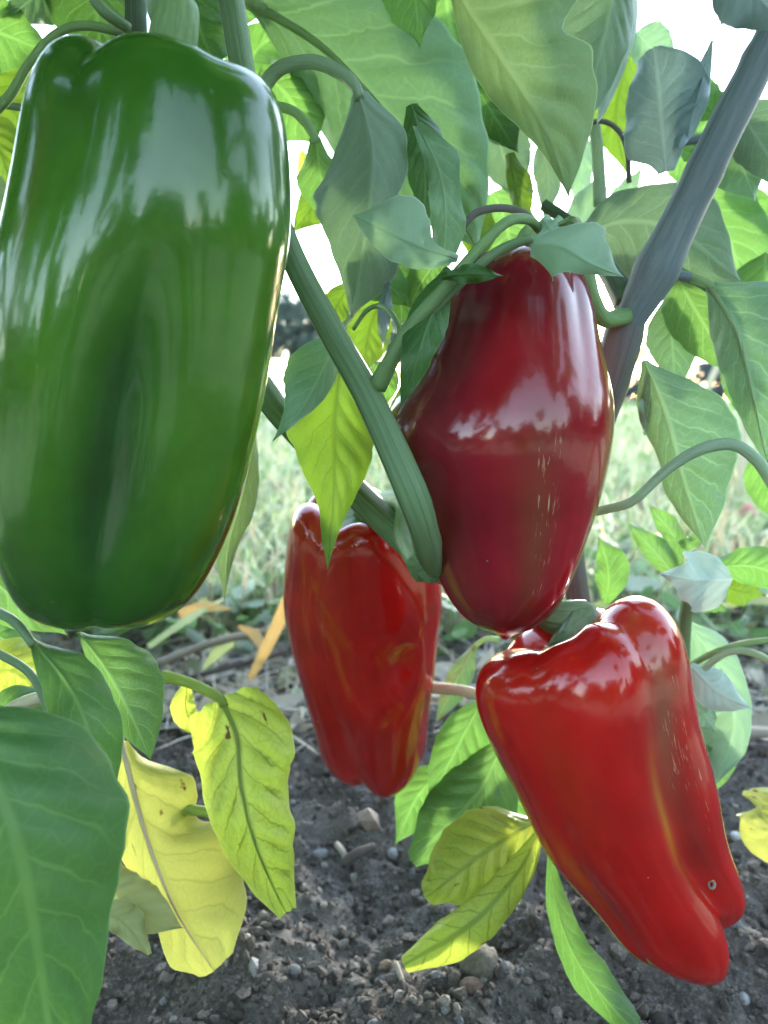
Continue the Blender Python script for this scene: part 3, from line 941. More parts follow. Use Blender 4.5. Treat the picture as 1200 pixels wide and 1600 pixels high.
for i, (x, yt, w, d, lb) in enumerate([
        (180, 420, 230, 24, 'dark tree on the far left behind the green pepper'),
        (345, 430, 220, 22, 'dark tree hidden mostly behind the right side of the green pepper'),
        (455, 452, 170, 20, 'blue green tree seen between the green pepper and the slanting stem'),
        (560, 470, 150, 23, 'dark tree behind the slanting stem and lime leaf'),
        (690, 440, 220, 24, 'dark tree straight behind the dark red pepper'),
        (850, 470, 170, 22, 'tree behind the right shoulder of the dark red pepper')]):
    tree(x, yt, w, d, lb, seed=i, tint=[(.085, .12, .10), (.08, .115, .09), (.10, .14, .13), (.085, .125, .10)][i % 4])  # crown tints lightened, a bluish hazy veil put into the colour
for i, (x, yt, w, d, lb) in enumerate([
        (968, 580, 110, 20, 'low dark bush right beneath the sun'),
        (1035, 588, 90, 21, 'low bush behind the base of the big hanging leaf'),
        (1110, 562, 110, 19, 'low blue grey bush in the gap right of the hanging leaf'),
        (1190, 560, 110, 18, 'bush at the right edge behind the dry stalks'),
        (1300, 520, 160, 20, 'bush just beyond the right edge of the picture')]):
    tree(x, yt, w, d, lb, name='bush', cat='bush', seed=20 + i, tint=(.10, .125, .13), grp='bushes along the far edge of the meadow')


# unseen wood added behind the viewer, its outline shaped for the pepper reflections
def wood():
    g = np.random.default_rng(55)
    N = 22000
    a = (g.random(N) - .5) * 4.5
    R0 = 9 + 4 * g.random(N)
    hh = 1.9 + .8 * np.sin(a * 5.1) + .7 * np.sin(a * 13.1 + 1) + .5 * np.sin(a * 31. + 2)
    z = hh * g.random(N) ** .8
    c = np.stack([np.sin(a) * R0, -np.cos(a) * R0, z], -1)
    s = .22 * (.5 + g.random(N))
    n1 = norm(g.normal(size=(N, 3))); n2 = norm(np.cross(n1, g.normal(size=(N, 3))))
    V = np.stack([c - n1 * s[:, None], c + n2 * s[:, None] * .6, c + n1 * s[:, None], c - n2 * s[:, None] * .6], 1).reshape(-1, 3)
    col = np.array((.05, .08, .045))[None] * (.6 + .8 * g.random((N, 1)))
    tag(mesh_obj('wood', V, np.arange(4 * N).reshape(-1, 4), far_leaf, attrs={'col': np.repeat(col, 4, 0)}, smooth=False),
        'unseen dark wood added on the viewer side for the pepper reflections', 'wood', kind='stuff')


wood()

# ================================================================ the peppers
def pepper(key, name, label, mat, paint, stalk_fn):
    sp = PEPPERS[key]
    G, T, TH, GR, fr = pepper_grid(sp, 120, 160)
    ns, nt = T.shape
    skin, cork = paint(T, np.degrees(TH), GR)
    base = np.array(sp['O']) - fr[0] * sp['H']
    e = tag(empty(name, base), label, 'bell pepper', 'ripe and unripe bell peppers on the plants')
    # close the poles
    V = G.reshape(-1, 3); Fc = grid_faces(ns, nt, True)[:, ::-1]
    uv = np.stack([TH / (2 * math.pi) + .5, T], -1).reshape(-1, 2)
    body = part('flesh', V, Fc, mat, e, uv=uv, attrs={'skin': skin.reshape(-1, 3), 'cork': cork.reshape(-1)})
    O = np.array(sp['O']) - fr[0] * sp['H'] * sp.get('cav', .1) + fr[1] * smooth_knots(sp['c'], np.array([0.]))[0]
    stalk_fn(e, O, fr, sp)
    return e


def lerp3(a, b, f):
    return np.asarray(a) * (1 - f[..., None]) + np.asarray(b) * f[..., None]


def gauss(x, m, s):
    return np.exp(-((x - m) / s) ** 2)


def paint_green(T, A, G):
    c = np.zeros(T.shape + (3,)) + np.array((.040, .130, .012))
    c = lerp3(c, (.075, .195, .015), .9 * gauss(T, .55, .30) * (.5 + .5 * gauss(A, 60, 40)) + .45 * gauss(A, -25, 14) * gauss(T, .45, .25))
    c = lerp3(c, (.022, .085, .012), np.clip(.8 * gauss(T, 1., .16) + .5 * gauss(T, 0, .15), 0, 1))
    c = lerp3(c, (.014, .060, .012), np.clip(G * 5, 0, .85))  # shade of the grooves painted into the skin colour
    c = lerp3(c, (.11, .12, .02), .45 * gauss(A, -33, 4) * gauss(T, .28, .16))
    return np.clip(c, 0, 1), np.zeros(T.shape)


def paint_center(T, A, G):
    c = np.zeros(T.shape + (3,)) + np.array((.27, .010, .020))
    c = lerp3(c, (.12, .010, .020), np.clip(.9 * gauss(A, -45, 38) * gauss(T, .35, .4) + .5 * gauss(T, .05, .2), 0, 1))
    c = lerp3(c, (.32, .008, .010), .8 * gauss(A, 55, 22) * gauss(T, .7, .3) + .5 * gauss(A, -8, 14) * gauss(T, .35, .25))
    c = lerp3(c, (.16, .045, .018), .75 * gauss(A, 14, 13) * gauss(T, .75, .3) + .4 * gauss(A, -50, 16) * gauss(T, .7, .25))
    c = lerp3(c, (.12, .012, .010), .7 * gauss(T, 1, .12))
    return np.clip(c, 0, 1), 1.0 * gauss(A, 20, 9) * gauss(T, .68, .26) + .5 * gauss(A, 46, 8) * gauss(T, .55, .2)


def paint_back(T, A, G):
    c = np.zeros(T.shape + (3,)) + np.array((.42, .010, .008))
    c = lerp3(c, (.42, .045, .012), .4 * gauss(A, -48, 14) * gauss(T, .35, .35) + .3 * gauss(A, -20, 14) * gauss(T, .25, .2))
    c = lerp3(c, (.38, .012, .010), np.clip(.5 * gauss(T, 1, .2) + 2. * G * gauss(T, .8, .3), 0, .9))
    return np.clip(c, 0, 1), .35 * gauss(A, 62, 10) * gauss(T, .3, .06)


def paint_low(T, A, G):
    gc = np.interp(T, [0, .2, .45, .65, .8, 1], [36, 34, 24, 22, 30, 46])      # line of the deep groove
    c = np.zeros(T.shape + (3,)) + np.array((.44, .010, .008))
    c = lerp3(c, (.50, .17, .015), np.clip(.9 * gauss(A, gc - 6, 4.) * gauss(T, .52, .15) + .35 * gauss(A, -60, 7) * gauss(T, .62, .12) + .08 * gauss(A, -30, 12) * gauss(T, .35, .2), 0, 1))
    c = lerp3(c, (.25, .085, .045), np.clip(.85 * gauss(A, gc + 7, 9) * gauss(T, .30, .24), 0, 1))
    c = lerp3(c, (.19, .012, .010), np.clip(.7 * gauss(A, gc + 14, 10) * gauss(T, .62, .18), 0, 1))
    return np.clip(c, 0, 1), 0.9 * gauss(A, gc + 14, 8) * gauss(T, .36, .18) + .5 * gauss(A, gc + 26, 6) * gauss(T, .52, .2)


def calyx(e, O, fr, r, mat, seed=0, up=.004):
    """five-pointed green cap that sits in the stalk cavity"""
    A, E1, E2 = fr
    n, m = 7, 40
    th = np.linspace(0, 2 * math.pi, m, endpoint=False)
    V = []
    for i in range(n):
        q = i / (n - 1)
        rad = r * q * (1 + .16 * np.cos(5 * th + seed) * q + .06 * np.sin(11 * th + seed) * q)
        h = up * (1 - q * q) + r * .22 * q ** 3 + .0006 * np.sin(9 * th) * q
        V.append(O + E1 * (rad * np.sin(th))[:, None] + E2 * (rad * np.cos(th))[:, None] + A * np.asarray(h)[:, None])
    V = np.array(V)
    uv = np.stack(np.meshgrid(np.linspace(0, 1, n), np.linspace(0, 1, m), indexing='ij')[::-1], -1).reshape(-1, 2)
    return part('calyx', V.reshape(-1, 3), grid_faces(n, m, True)[:, ::-1], mat, e, uv=uv)


def stalk_green(e, O, fr, sp):
    calyx(e, O + fr[0] * .004, fr, .017, SM['light'])
    tube('stalk', np.array([O + fr[0] * .002, O + fr[0] * .022 + fr[1] * .004, P(262, 20, .203), P(262, -60, .21)]), [.0068, .0058, .0052, .0055], SM['light'], e, ribs=5, sides=20, ribamp=.05)


def stalk_center(e, O, fr, sp):
    calyx(e, O + fr[0] * .003, fr, .014, SM['light'])
    tube('stalk', np.array([O, O + fr[0] * .014 + fr[1] * .004, P(880, 372, .268), P(912, 420, .262), P(925, 468, .262), P(945, 498, .272), P(985, 492, .294)]),
         [.0045, .0036, .003, .0028, .0029, .0031, .0036], SM['light'], e, ribs=5, sides=16, ribamp=.05, n=40)


def stalk_back(e, O, fr, sp):
    calyx(e, O + fr[0] * .006, fr, .019, SM['green'], 1.)
    tube('stalk', np.array([O, O + fr[0] * .010 + fr[1] * .004, P(638, 788, .300), P(641, 840, .284), P(664, 886, .262)]), [.0075, .0068, .0060, .0058, .0058], SM['light'], e, ribs=5, sides=16, ribamp=.06, n=30)


def stalk_low(e, O, fr, sp):
    calyx(e, O + fr[0] * .001, fr, .010, SM['green'], 2.)
    tube('stalk', np.array([O, P(908, 968, .284), P(874, 966, .284), P(840, 950, .30)]), [.0080, .0072, .0066, .006], SM['green'], e, ribs=5, sides=20, ribamp=.09, n=26)


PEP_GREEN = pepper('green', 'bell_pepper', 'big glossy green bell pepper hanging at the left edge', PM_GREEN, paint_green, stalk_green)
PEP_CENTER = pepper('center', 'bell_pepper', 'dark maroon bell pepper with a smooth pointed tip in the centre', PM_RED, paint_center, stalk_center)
PEP_BACK = pepper('back', 'bell_pepper', 'smaller lobed red bell pepper hanging behind the slanting stem', PM_RED, paint_back, stalk_back)
PEP_LOW = pepper('low', 'bell_pepper', 'bright red tilted bell pepper almost touching the soil at lower right', PM_RED, paint_low, stalk_low)
# small grey scar with a dark eye near the tip of the tilted pepper
_g, _t, _th, _gr, _f = pepper_grid(PEPPERS['low'], 120, 160)
_q = _g - CAM; _d = _q @ FWD
_e = np.hypot(600 + _q @ RIGHT / _d * F - 1110, 800 - _q @ UP / _d * F - 1381) + (_d > np.median(_d)) * 1e4
_c = _g.reshape(-1, 3)[_e.argmin()]
_nr = norm((CAM - _c)); _u = norm(np.cross(_nr, [0, 0, 1.])); _v = np.cross(_nr, _u)
_k = np.linspace(0, 2 * math.pi, 15)
V, Fc, uv = tube_geo(np.array([_c + _nr * .0005 + _u * math.cos(k) * .0009 + _v * math.sin(k) * .0012 for k in _k]), [.0004, .0005, .0004], n=30, sides=8)
tag(part('scar', V, Fc, simple_material('scar', color=(.33, .27, .22), rough=.8, nscale=900.), PEP_LOW, uv=uv), 'small grey ring shaped scar')
for o in (PEP_GREEN,): o['group'] = 'bell peppers'
for o in (PEP_CENTER, PEP_BACK, PEP_LOW): o['group'] = 'bell peppers'

# ================================================================ the plants
main = tag(empty('pepper_plant', (.09, .40, 0)), 'large pepper plant with forked stem bearing the red and green peppers', 'pepper plant', 'pepper plants')
left = tag(empty('pepper_plant', (-.20, .30, 0)), 'pepper plant at lower left with yellowing leaves', 'pepper plant', 'pepper plants')
back = tag(empty('pepper_plant', (.17, .46, 0)), 'young leafy pepper plant behind the bright red pepper on the right', 'pepper plant', 'pepper plants')

# stems of the main plant
pxtube('main_stem', [(1004, 445, .291), (983, 492, .294), (963, 560, .298), (920, 690, .315), (892, 830, .335), (900, 920, .35), (930, 1050, .37), (985, 1250, .40), (1010, 1400, .425)],
       [22, 33, 26, 21, 17, 17, 22, 28, 34], SM['brown'], main, ribs=5, sides=20, ribamp=.05, n=50, bumps=[(.06, .025, .12), (.3, .02, .08)])
pxtube('branch', [(1235, -30, .262), (1195, 75, .266), (1130, 205, .272), (1080, 310, .279), (1020, 432, .287), (984, 498, .293), (966, 550, .2985), (958, 585, .301)],
       [21, 24, 28, 28, 29, 32, 24, 8], SM['slate'], main, ribs=5, sides=20, ribamp=.03, n=50, bumps=[(.18, .025, .14), (.45, .03, .05), (.70, .05, .10)])
pxtube('branch', [(985, 478, .293), (962, 440, .30), (930, 395, .31), (885, 345, .32), (850, 320, .325)], [24, 17, 14, 11, 9], SM['dark'], main, ribs=5, sides=14, n=26)
pxtube('branch', [(345, -60, .228), (362, 10, .226), (378, 110, .226), (410, 260, .228), (452, 392, .232), (515, 515, .236), (575, 622, .232), (640, 765, .226), (662, 830, .235), (676, 880, .258), (706, 906, .288), (760, 935, .325), (840, 1010, .35), (925, 1060, .37)],
       [20, 19, 18, 19, 21, 22, 25, 20, 18, 16, 16, 17, 19, 24], SM['green'], main, ribs=5, sides=20, ribamp=.07, n=80, bumps=[(.53, .02, .20)])
pxtube('branch', [(300, 470, .29), (405, 602, .295), (445, 655, .297), (560, 775, .303), (640, 850, .292), (676, 886, .262)], [20, 21, 21, 22, 24, 24], SM['green'], main, ribs=5, sides=20, ribamp=.07, n=40, bumps=[(.95, .05, .2)])
pxtube('branch', [(205, -70, .235), (212, 0, .232), (214, 70, .235), (230, 200, .25), (300, 470, .29)], [15, 17, 18, 18, 20], SM['dark'], main, ribs=5, sides=16, n=26)
pxtube('shoot', [(588, 605, .232), (612, 560, .228), (645, 505, .224), (690, 455, .220), (745, 392, .218), (790, 348, .222), (825, 343, .230), (842, 358, .238)], [15, 12, 11, 10, 9, 8, 8, 7], SM['light'], main, ribs=5, sides=14, n=44)
pxtube('shoot', [(640, 520, .228), (700, 460, .222), (760, 405, .218), (800, 382, .216), (832, 372, .214)], [7, 8, 8, 8, 7], SM['green'], main, ribs=5, sides=12, n=30)
pxtube('shoot', [(722, 356, .27), (745, 332, .27), (785, 325, .27), (822, 335, .272), (842, 358, .275)], [6, 6, 6, 6, 6], SM['brown'], main, sides=10, n=22)
pxtube('shoot', [(585, 595, .235), (608, 555, .235), (624, 520, .238), (612, 490, .242), (592, 478, .254), (572, 486, .258), (552, 515, .262)], [5, 4, 4, 4, 4, 4, 3], SM['light'], main, sides=9, n=30)
pxtube('shoot', [(1035, 428, .296), (1075, 433, .296), (1110, 452, .296), (1138, 488, .296)], [9, 8, 8, 6], SM['slate'], main, sides=10, n=20)
pxtube('shoot', [(928, 195, .33), (934, 240, .33), (938, 320, .33)], [10, 10, 11], SM['mint'], main, sides=10, n=16)
pxtube('shoot', [(918, 192, .325), (945, 190, .325), (968, 206, .325), (980, 238, .325), (983, 285, .325)], [4, 4, 4, 4, 4], SM['brown'], main, sides=9, n=20)
pxtube('shoot', [(1062, 222, .31), (1120, 212, .31), (1160, 200, .31)], [7, 7, 7], SM['slate'], main, sides=9, n=14)
pxtube('shoot', [(130, -30, .215), (160, 15, .215), (200, 45, .222)], [9, 9, 9], SM['green'], main, sides=10, n=14)
pxtube('shoot', [(-20, 185, .24), (15, 150, .236), (45, 100, .232), (85, 55, .23), (130, 40, .23), (190, 50, .235)], [8, 8, 7, 7, 7, 7], SM['light'], main, sides=10, n=30)
pxtube('shoot', [(-20, 160, .26), (20, 166, .255), (60, 172, .25)], [6, 6, 6], SM['green'], main, sides=10, n=10)

pxtube('shoot', [(925, 800, .275), (950, 795, .27), (990, 782, .262), (1040, 736, .256), (1090, 704, .252), (1140, 694, .25), (1175, 712, .248), (1205, 752, .246), (1260, 860, .245)],
       [7, 7, 7, 8, 9, 9, 9, 10, 9], SM['mint'], main, sides=14, n=50, ribs=4, ribamp=.08)
pxtube('shoot', [(600, 1072, .38), (672, 1075, .375), (705, 1077, .37), (745, 1085, .365), (860, 1120, .37)], [8, 9, 9, 9, 10], SM['straw'], main, sides=12, n=20)

# stems of the other two plants
pxtube('main_stem', [(-60, 1600, .36), (-40, 1400, .34), (-30, 1200, .32), (-60, 1000, .29), (-90, 850, .27)], [16, 15, 14, 12, 10], SM['green'], left, ribs=5, sides=14, n=26)
pxtube('shoot', [(-40, 945, .225), (0, 958, .215), (28, 976, .21), (52, 1008, .207)], [8, 8, 8, 7], SM['green'], left, sides=10, n=18)
pxtube('shoot', [(-40, 1005, .24), (0, 1022, .23), (45, 1050, .222), (72, 1095, .215), (88, 1160, .21)], [7, 7, 7, 8, 8], SM['green'], left, sides=10, n=22)
pxtube('shoot', [(-40, 1150, .27), (0, 1122, .26), (35, 1100, .255), (70, 1088, .25)], [11, 11, 12, 10], SM['straw'], left, sides=12, n=14)
pxtube('shoot', [(120, 1300, .33), (170, 1200, .315), (186, 1160, .308), (182, 1120, .30)], [7, 8, 8, 7], SM['mint'], left, sides=10, n=14)
pxtube('shoot', [(285, 1264, .322), (320, 1268, .320), (372, 1276, .316)], [8, 8, 8], SM['lime'], left, sides=10, n=10)
pxtube('main_stem', [(1050, 1420, .46), (1060, 1200, .42), (1068, 1000, .37), (1078, 925, .35), (1090, 860, .345)], [16, 15, 13, 12, 8], SM['green'], back, ribs=5, sides=14, n=26)
pxtube('shoot', [(1070, 1045, .36), (1110, 1022, .35), (1150, 1008, .345), (1215, 998, .34)], [5, 5, 5, 5], SM['light'], back, sides=9, n=16)
pxtube('shoot', [(1080, 1075, .355), (1105, 1040, .35), (1140, 1018, .345), (1175, 1020, .34), (1220, 1042, .33)], [6, 6, 6, 6, 6], SM['mint'], back, sides=9, n=20)


def leaf(plant, mid, wl, wr, mat, fold=(0, 0), curl=(.5, .5), wav=.0022, puck=.0020, pet=None, petr=6, rib=4.5, ribmat=None, n=44, half=10, shape=None, seed=None):
    """a leaf blade: midrib through (pixel x, pixel y, depth) points, half widths (pixels) left and right along it,
    fold = lift of either side (fraction of its width, + away from the viewer), curl = bend of either side in radians"""
    sd = seed if seed is not None else int(abs(mid[0][0] * 7 + mid[0][1] * 13)) % 997
    g = np.random.default_rng(sd)
    c = catmull(pts(mid), n)
    v = np.linspace(0, 1, n)
    T = norm(np.gradient(c, axis=0)); Vw = norm(c - CAM); Sd = norm(np.cross(T, Vw)); Nn = np.cross(T, Sd) * -1
    Nn = np.where((Nn * Vw).sum(1, keepdims=True) < 0, -Nn, Nn)
    dist = np.linalg.norm(c - CAM, axis=1)

    def prof(w):
        if np.isscalar(w):
            p = v ** .55 * (1 - v) ** 1.05
            return w * p / p.max()
        k = np.linspace(0, 1, len(w))
        a = smooth_knots(w, v)
        return np.maximum(a, 0)
    L0 = np.linalg.norm(np.diff(c, axis=0), axis=1).sum()
    c = c + Nn * ((g.random() - .35) * .16 * L0 * np.sin(math.pi * v) + .02 * L0 * np.sin(v * 9 + sd))[:, None]
    us = np.linspace(-1, 1, 2 * half + 1); us = np.sign(us) * np.abs(us) ** 1.35
    rdg = .0007 * np.linspace(1, .2, n)
    G = np.zeros((n, len(us), 3))
    ph = g.random(4) * 6.283
    jag = 1 + .02 * np.sin(v * 31 + ph[0]) + .015 * np.sin(v * 57 + ph[1])
    for j, u in enumerate(us):
        side = 0 if u < 0 else 1
        w = prof(wl if side == 0 else wr) * dist / F * jag
        cu = curl[side]; a = abs(u)
        sg = 1 if cu >= 0 else -1
        cu = max(abs(cu), .05)
        mx = math.sin(min(cu, math.pi / 2))
        lat = math.sin(cu * a) / mx; dep = (1 - math.cos(cu * a)) / mx * sg
        wave = wav * np.sin(v * (13 + 5 * side) + ph[2 + side]) * a ** 2
        pk = puck * (1.3 * np.abs(np.sin(math.pi * 7.5 * (v - .26 * a ** .85 + .045 + .06 * side))) ** .7 - .6) * math.sin(math.pi * min(a * 1.05, 1)) * -np.minimum(1, (w / .012) ** 1.5)
        G[:, j] = c + Sd * (np.sign(u) * lat * w)[:, None] + Nn * (dep * w + fold[side] * w * a + wave + pk - rdg * math.exp(-(a / .05) ** 2))[:, None]
    uv = np.stack(np.meshgrid(v, us * .5 + .5, indexing='ij')[::-1], -1).reshape(-1, 2)
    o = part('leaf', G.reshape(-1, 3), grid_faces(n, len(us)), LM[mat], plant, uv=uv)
    rm = ribmat or {'yellow': 'lime', 'yellowgreen': 'lime', 'lime': 'rib', 'white': 'mint', 'mint': 'mint', 'olive': 'rib', 'slate': 'slate', 'dark': 'green'}.get(mat, 'rib')
    if rib >= 6:
        rr = np.linspace(1, .12, 8) * rib * .62 * dist.mean() / F
        V, Fc, tuv = tube_geo(c[:-1] - Nn[:-1] * (rr[0] * .1), rr, n=24, sides=7)
        part('midrib', V, Fc, SM[rm], o, uv=tuv)
    if pet:
        path = np.vstack([pts(pet), c[:1], c[1:3]])
        dp = np.array([np.linalg.norm(p - CAM) for p in path]).mean()
        V, Fc, tuv = tube_geo(path, np.array([1.2, 1, 1, .8]) * petr * dp / F, n=24, sides=9, ribs=4, ribamp=.06)
        part('petiole', V, Fc, SM[rm], o, uv=tuv)
    return o


M_, L_, B_ = main, left, back
# ---- upper canopy of the main plant
leaf(M_, [(388, 2, .315), (500, 72, .308), (605, 180, .302), (690, 290, .30), (748, 392, .30)], [8, 58, 88, 95, 80, 45, 0], [10, 80, 128, 138, 105, 60, 0], 'pale', (.25, .1), (.5, .7), .002, .0045, rib=11, pet=[(330, -30, .32)], petr=10)
leaf(M_, [(700, -30, .245), (762, 62, .243), (815, 142, .243), (860, 222, .246), (889, 310, .252)], [6, 22, 34, 40, 34, 22, 10, 0], [20, 90, 118, 132, 84, 100, 88, 62, 30, 0], 'olive', (.3, .1), (.4, .8), .0015, .0022, rib=5)
leaf(M_, [(968, -60, .285), (948, 40, .285), (925, 130, .287), (901, 214, .29)], [34, 66, 60, 30, 0], [20, 34, 30, 18, 0], 'grey', (.1, .5), (.4, .9), .001, rib=5)
leaf(M_, [(985, -60, .30), (975, 60, .30), (950, 150, .30), (930, 200, .30)], [8, 14, 16, 10, 0], [8, 14, 10, 6, 0], 'white', (.2, .6), (.4, .9), .001, rib=3)
leaf(M_, [(645, -70, .255), (650, 0, .255), (656, 76, .258)], [40, 46, 32, 0], [30, 34, 22, 0], 'mid', (.2, .2), rib=4)
leaf(M_, [(690, -50, .34), (705, 40, .34), (735, 125, .345)], [30, 50, 40, 0], [40, 55, 35, 0], 'bright', (.2, .1), (.5, .5), .002)
leaf(M_, [(560, -70, .35), (600, -20, .35), (700, 10, .35)], 55, 60, 'mid', (.2, .2))
leaf(M_, [(735, 120, .33), (765, 170, .33), (810, 240, .335)], [10, 30, 25, 0], [10, 32, 30, 0], 'dark', (.2, .2))
leaf(M_, [(745, 95, .36), (760, 130, .36), (790, 170, .36)], [10, 25, 20, 0], [10, 30, 25, 0], 'lime')
leaf(M_, [(770, 165, .335), (785, 240, .335), (818, 318, .34)], [10, 32, 26, 0], [12, 40, 32, 0], 'grey', (.3, .1))
leaf(M_, [(795, 240, .33), (806, 300, .33), (815, 350, .33)], [6, 10, 8, 0], [8, 24, 22, 4], 'lime', (.2, .2), rib=3)
leaf(M_, [(770, 300, .35), (790, 345, .35), (800, 405, .35)], [20, 42, 45, 18], [20, 38, 40, 18], 'bright', (.1, .1))
leaf(M_, [(715, 310, .34), (738, 350, .34), (745, 410, .34)], [10, 20, 20, 4], [10, 30, 30, 8], 'lime', (.1, .1))
# hanging folded leaf above the left of the dark red pepper
leaf(M_, [(558, 140, .268), (580, 225, .264), (580, 300, .262), (566, 400, .262), (547, 497, .266)], [10, 70, 88, 82, 58, 28, 0], [14, 48, 50, 40, 56, 48, 0], 'grey', (.75, .45), (.3, .4), .001, .0012, rib=5, pet=[(412, 134, .285), (440, 106, .28), (490, 97, .274), (535, 115, .27)], petr=9, ribmat='mint')
leaf(M_, [(492, 215, .285), (505, 290, .285), (530, 355, .287)], [8, 36, 24, 0], [8, 30, 24, 0], 'mid', (.3, .3), pet=[(420, 165, .295), (455, 172, .29), (478, 192, .287)], petr=7)
leaf(M_, [(405, 110, .33), (450, 150, .33), (492, 225, .33)], [12, 60, 46, 0], [10, 45, 42, 0], 'mid', (.3, .2))
leaf(M_, [(385, 160, .34), (400, 80, .34), (470, 40, .34)], 44, 34, 'mid', (.3, .2))
leaf(M_, [(520, 280, .34), (490, 320, .34), (458, 362, .345)], 26, 32, 'lime', (.2, .2))
leaf(M_, [(470, 235, .36), (482, 280, .36), (478, 335, .36)], 14, 12, 'yellowgreen', (.2, .2), rib=0)
leaf(M_, [(642, 160, .274), (662, 240, .272), (664, 358, .272)], [8, 28, 30, 16, 0], [8, 28, 30, 20, 0], 'dark', (.3, .3), (.4, .5), .001)
leaf(M_, [(652, 195, .262), (684, 262, .26), (696, 330, .258), (692, 415, .258)], [6, 18, 22, 20, 8], [6, 34, 24, 30, 10], 'pale', (.2, -.3), (.4, .6), .003, .0012)
leaf(M_, [(716, 404, .232), (662, 388, .232), (602, 360, .236), (546, 334, .242)], [6, 12, 40, 60, 42, 0], [6, 26, 34, 34, 20, 0], 'mint', (.15, .1), (.7, .4), .001, .0005, rib=2.5, ribmat='green')
leaf(M_, [(560, 415, .275), (600, 440, .275), (640, 480, .278)], [6, 36, 24, 0], [6, 30, 26, 0], 'mid', (.2, .2))
leaf(M_, [(610, 395, .285), (625, 440, .285), (628, 505, .287)], [8, 38, 34, 8], [8, 40, 36, 8], 'dark', (.1, .1))
leaf(M_, [(690, 395, .28), (660, 440, .28), (640, 480, .28)], 28, 30, 'mid', (.2, .2))
leaf(M_, [(700, 418, .228), (664, 520, .224), (646, 580, .222), (625, 640, .224)], [6, 26, 34, 28, 18, 0], [6, 20, 30, 24, 14, 0], 'dark', (.1, .1), (.5, .3), .001, .0008, rib=3)
leaf(M_, [(606, 440, .262), (600, 490, .262), (598, 545, .262)], [4, 10, 8, 0], [4, 12, 8, 0], 'slate', (.2, .2), rib=0)
leaf(M_, [(690, 432, .214), (738, 428, .212), (788, 431, .212)], [5, 14, 0], [5, 15, 0], 'dark', (.2, .2), rib=2)
leaf(M_, [(600, 460, .30), (578, 510, .30), (565, 590, .302)], [8, 34, 26, 0], [8, 34, 30, 0], 'lime', (.2, .2))
leaf(M_, [(556, 440, .30), (530, 470, .30), (510, 520, .30)], [8, 24, 10], [8, 28, 10], 'lime', (.2, .2))
leaf(M_, [(585, 565, .27), (600, 600, .27), (585, 640, .27)], 20, 24, 'mid')
# leaves left of the slanting stem
leaf(M_, [(530, 520, .262), (500, 588, .248), (466, 646, .242), (424, 692, .24)], [8, 52, 48, 24, 0], [6, 22, 22, 10, 0], 'pale', (.15, .5), (.5, .4), .001, .001, rib=3.5, pet=[(566, 470, .28)], petr=4)
leaf(M_, [(532, 560, .268), (522, 660, .262), (521, 770, .258), (512, 892, .256)], [6, 60, 76, 62, 44, 22, 14, 0], [6, 42, 62, 64, 48, 26, 10, 0], 'lime', (.2, .1), (.5, .6), .001, .0014, rib=3.5)
# little torn leaf on the shoulder of the dark red pepper
leaf(M_, [(828, 384, .216), (878, 386, .212), (925, 414, .211), (974, 432, .214)], [14, 50, 26, 10, 0], [10, 26, 52, 34, 0], 'mint', (.3, .2), (.4, .7), .001, .0004, rib=2.5)
leaf(M_, [(872, 352, .222), (892, 346, .22), (905, 362, .222), (908, 392, .226)], [4, 8, 10, 4], [4, 8, 8, 3], 'olive', (.5, .5), (1.2, 1.2), rib=0)
leaf(M_, [(846, 340, .235), (862, 362, .23), (880, 385, .228)], [10, 20, 16, 6], [10, 22, 18, 6], 'mint', (.2, .2), rib=0)
# right: leaves around the thick branch
leaf(M_, [(903, 372, .325), (975, 345, .32), (1060, 362, .318), (1158, 440, .322)], [10, 66, 88, 82, 55, 0], [8, 36, 50, 62, 34, 0], 'grey', (.1, .4), (.5, .5), .002, .0016, rib=3, ribmat='green')
leaf(M_, [(1060, 290, .36), (1125, 345, .36), (1168, 465, .365)], [20, 70, 50, 0], [20, 48, 50, 8], 'bright', (.2, .2), (.5, .5), .002)
leaf(M_, [(1040, 268, .302), (1034, 190, .302), (1022, 76, .306)], [12, 30, 48, 60, 12], [10, 46, 50, 40, 22], 'slate', (-.1, .3), (.5, .6), .003, .0016, rib=3)
leaf(M_, [(1060, 230, .296), (1090, 150, .296), (1112, 62, .30)], [6, 14, 13, 2], [6, 16, 14, 2], 'slate', (.3, .5), (.5, .9), .002, .001, rib=2.5)
leaf(M_, [(992, 52, .33), (1025, 78, .33), (1052, 108, .332)], 26, 26, 'mint', (.2, .2), rib=2)
leaf(M_, [(1120, 180, .345), (1080, 130, .345), (1060, 95, .347)], 22, 24, 'bright', (.2, .2), rib=2)
leaf(M_, [(985, 75, .36), (962, 180, .36), (980, 275, .365)], [10, 36, 44, 18, 0], [10, 40, 48, 28, 0], 'lime', (.2, .2), (.4, .4), .002)
leaf(M_, [(880, 400, .335), (915, 330, .335), (945, 265, .338)], [10, 24, 22, 0], [10, 22, 22, 0], 'mint', (.3, .2))
leaf(M_, [(1060, 235, .35), (1110, 190, .35), (1180, 145, .352)], [16, 44, 36, 0], [16, 40, 40, 0], 'mid', (.2, .2), (.4, .5), .002)
leaf(M_, [(1050, 215, .36), (1085, 255, .36), (1130, 275, .362)], [10, 30, 26, 0], [10, 34, 30, 0], 'bright', (.2, .2))
leaf(M_, [(1120, 195, .33), (1155, 250, .33), (1180, 315, .332)], [14, 38, 34, 0], [14, 38, 26, 0], 'pale', (.2, .4), (.4, .7), .002)
leaf(M_, [(1150, 170, .32), (1185, 220, .32), (1235, 300, .32)], 34, 44, 'grey', (.2, .2))
leaf(M_, [(1130, -60, .18), (1175, -15, .178), (1230, 45, .178)], 45, 45, 'slate', (.2, .2))
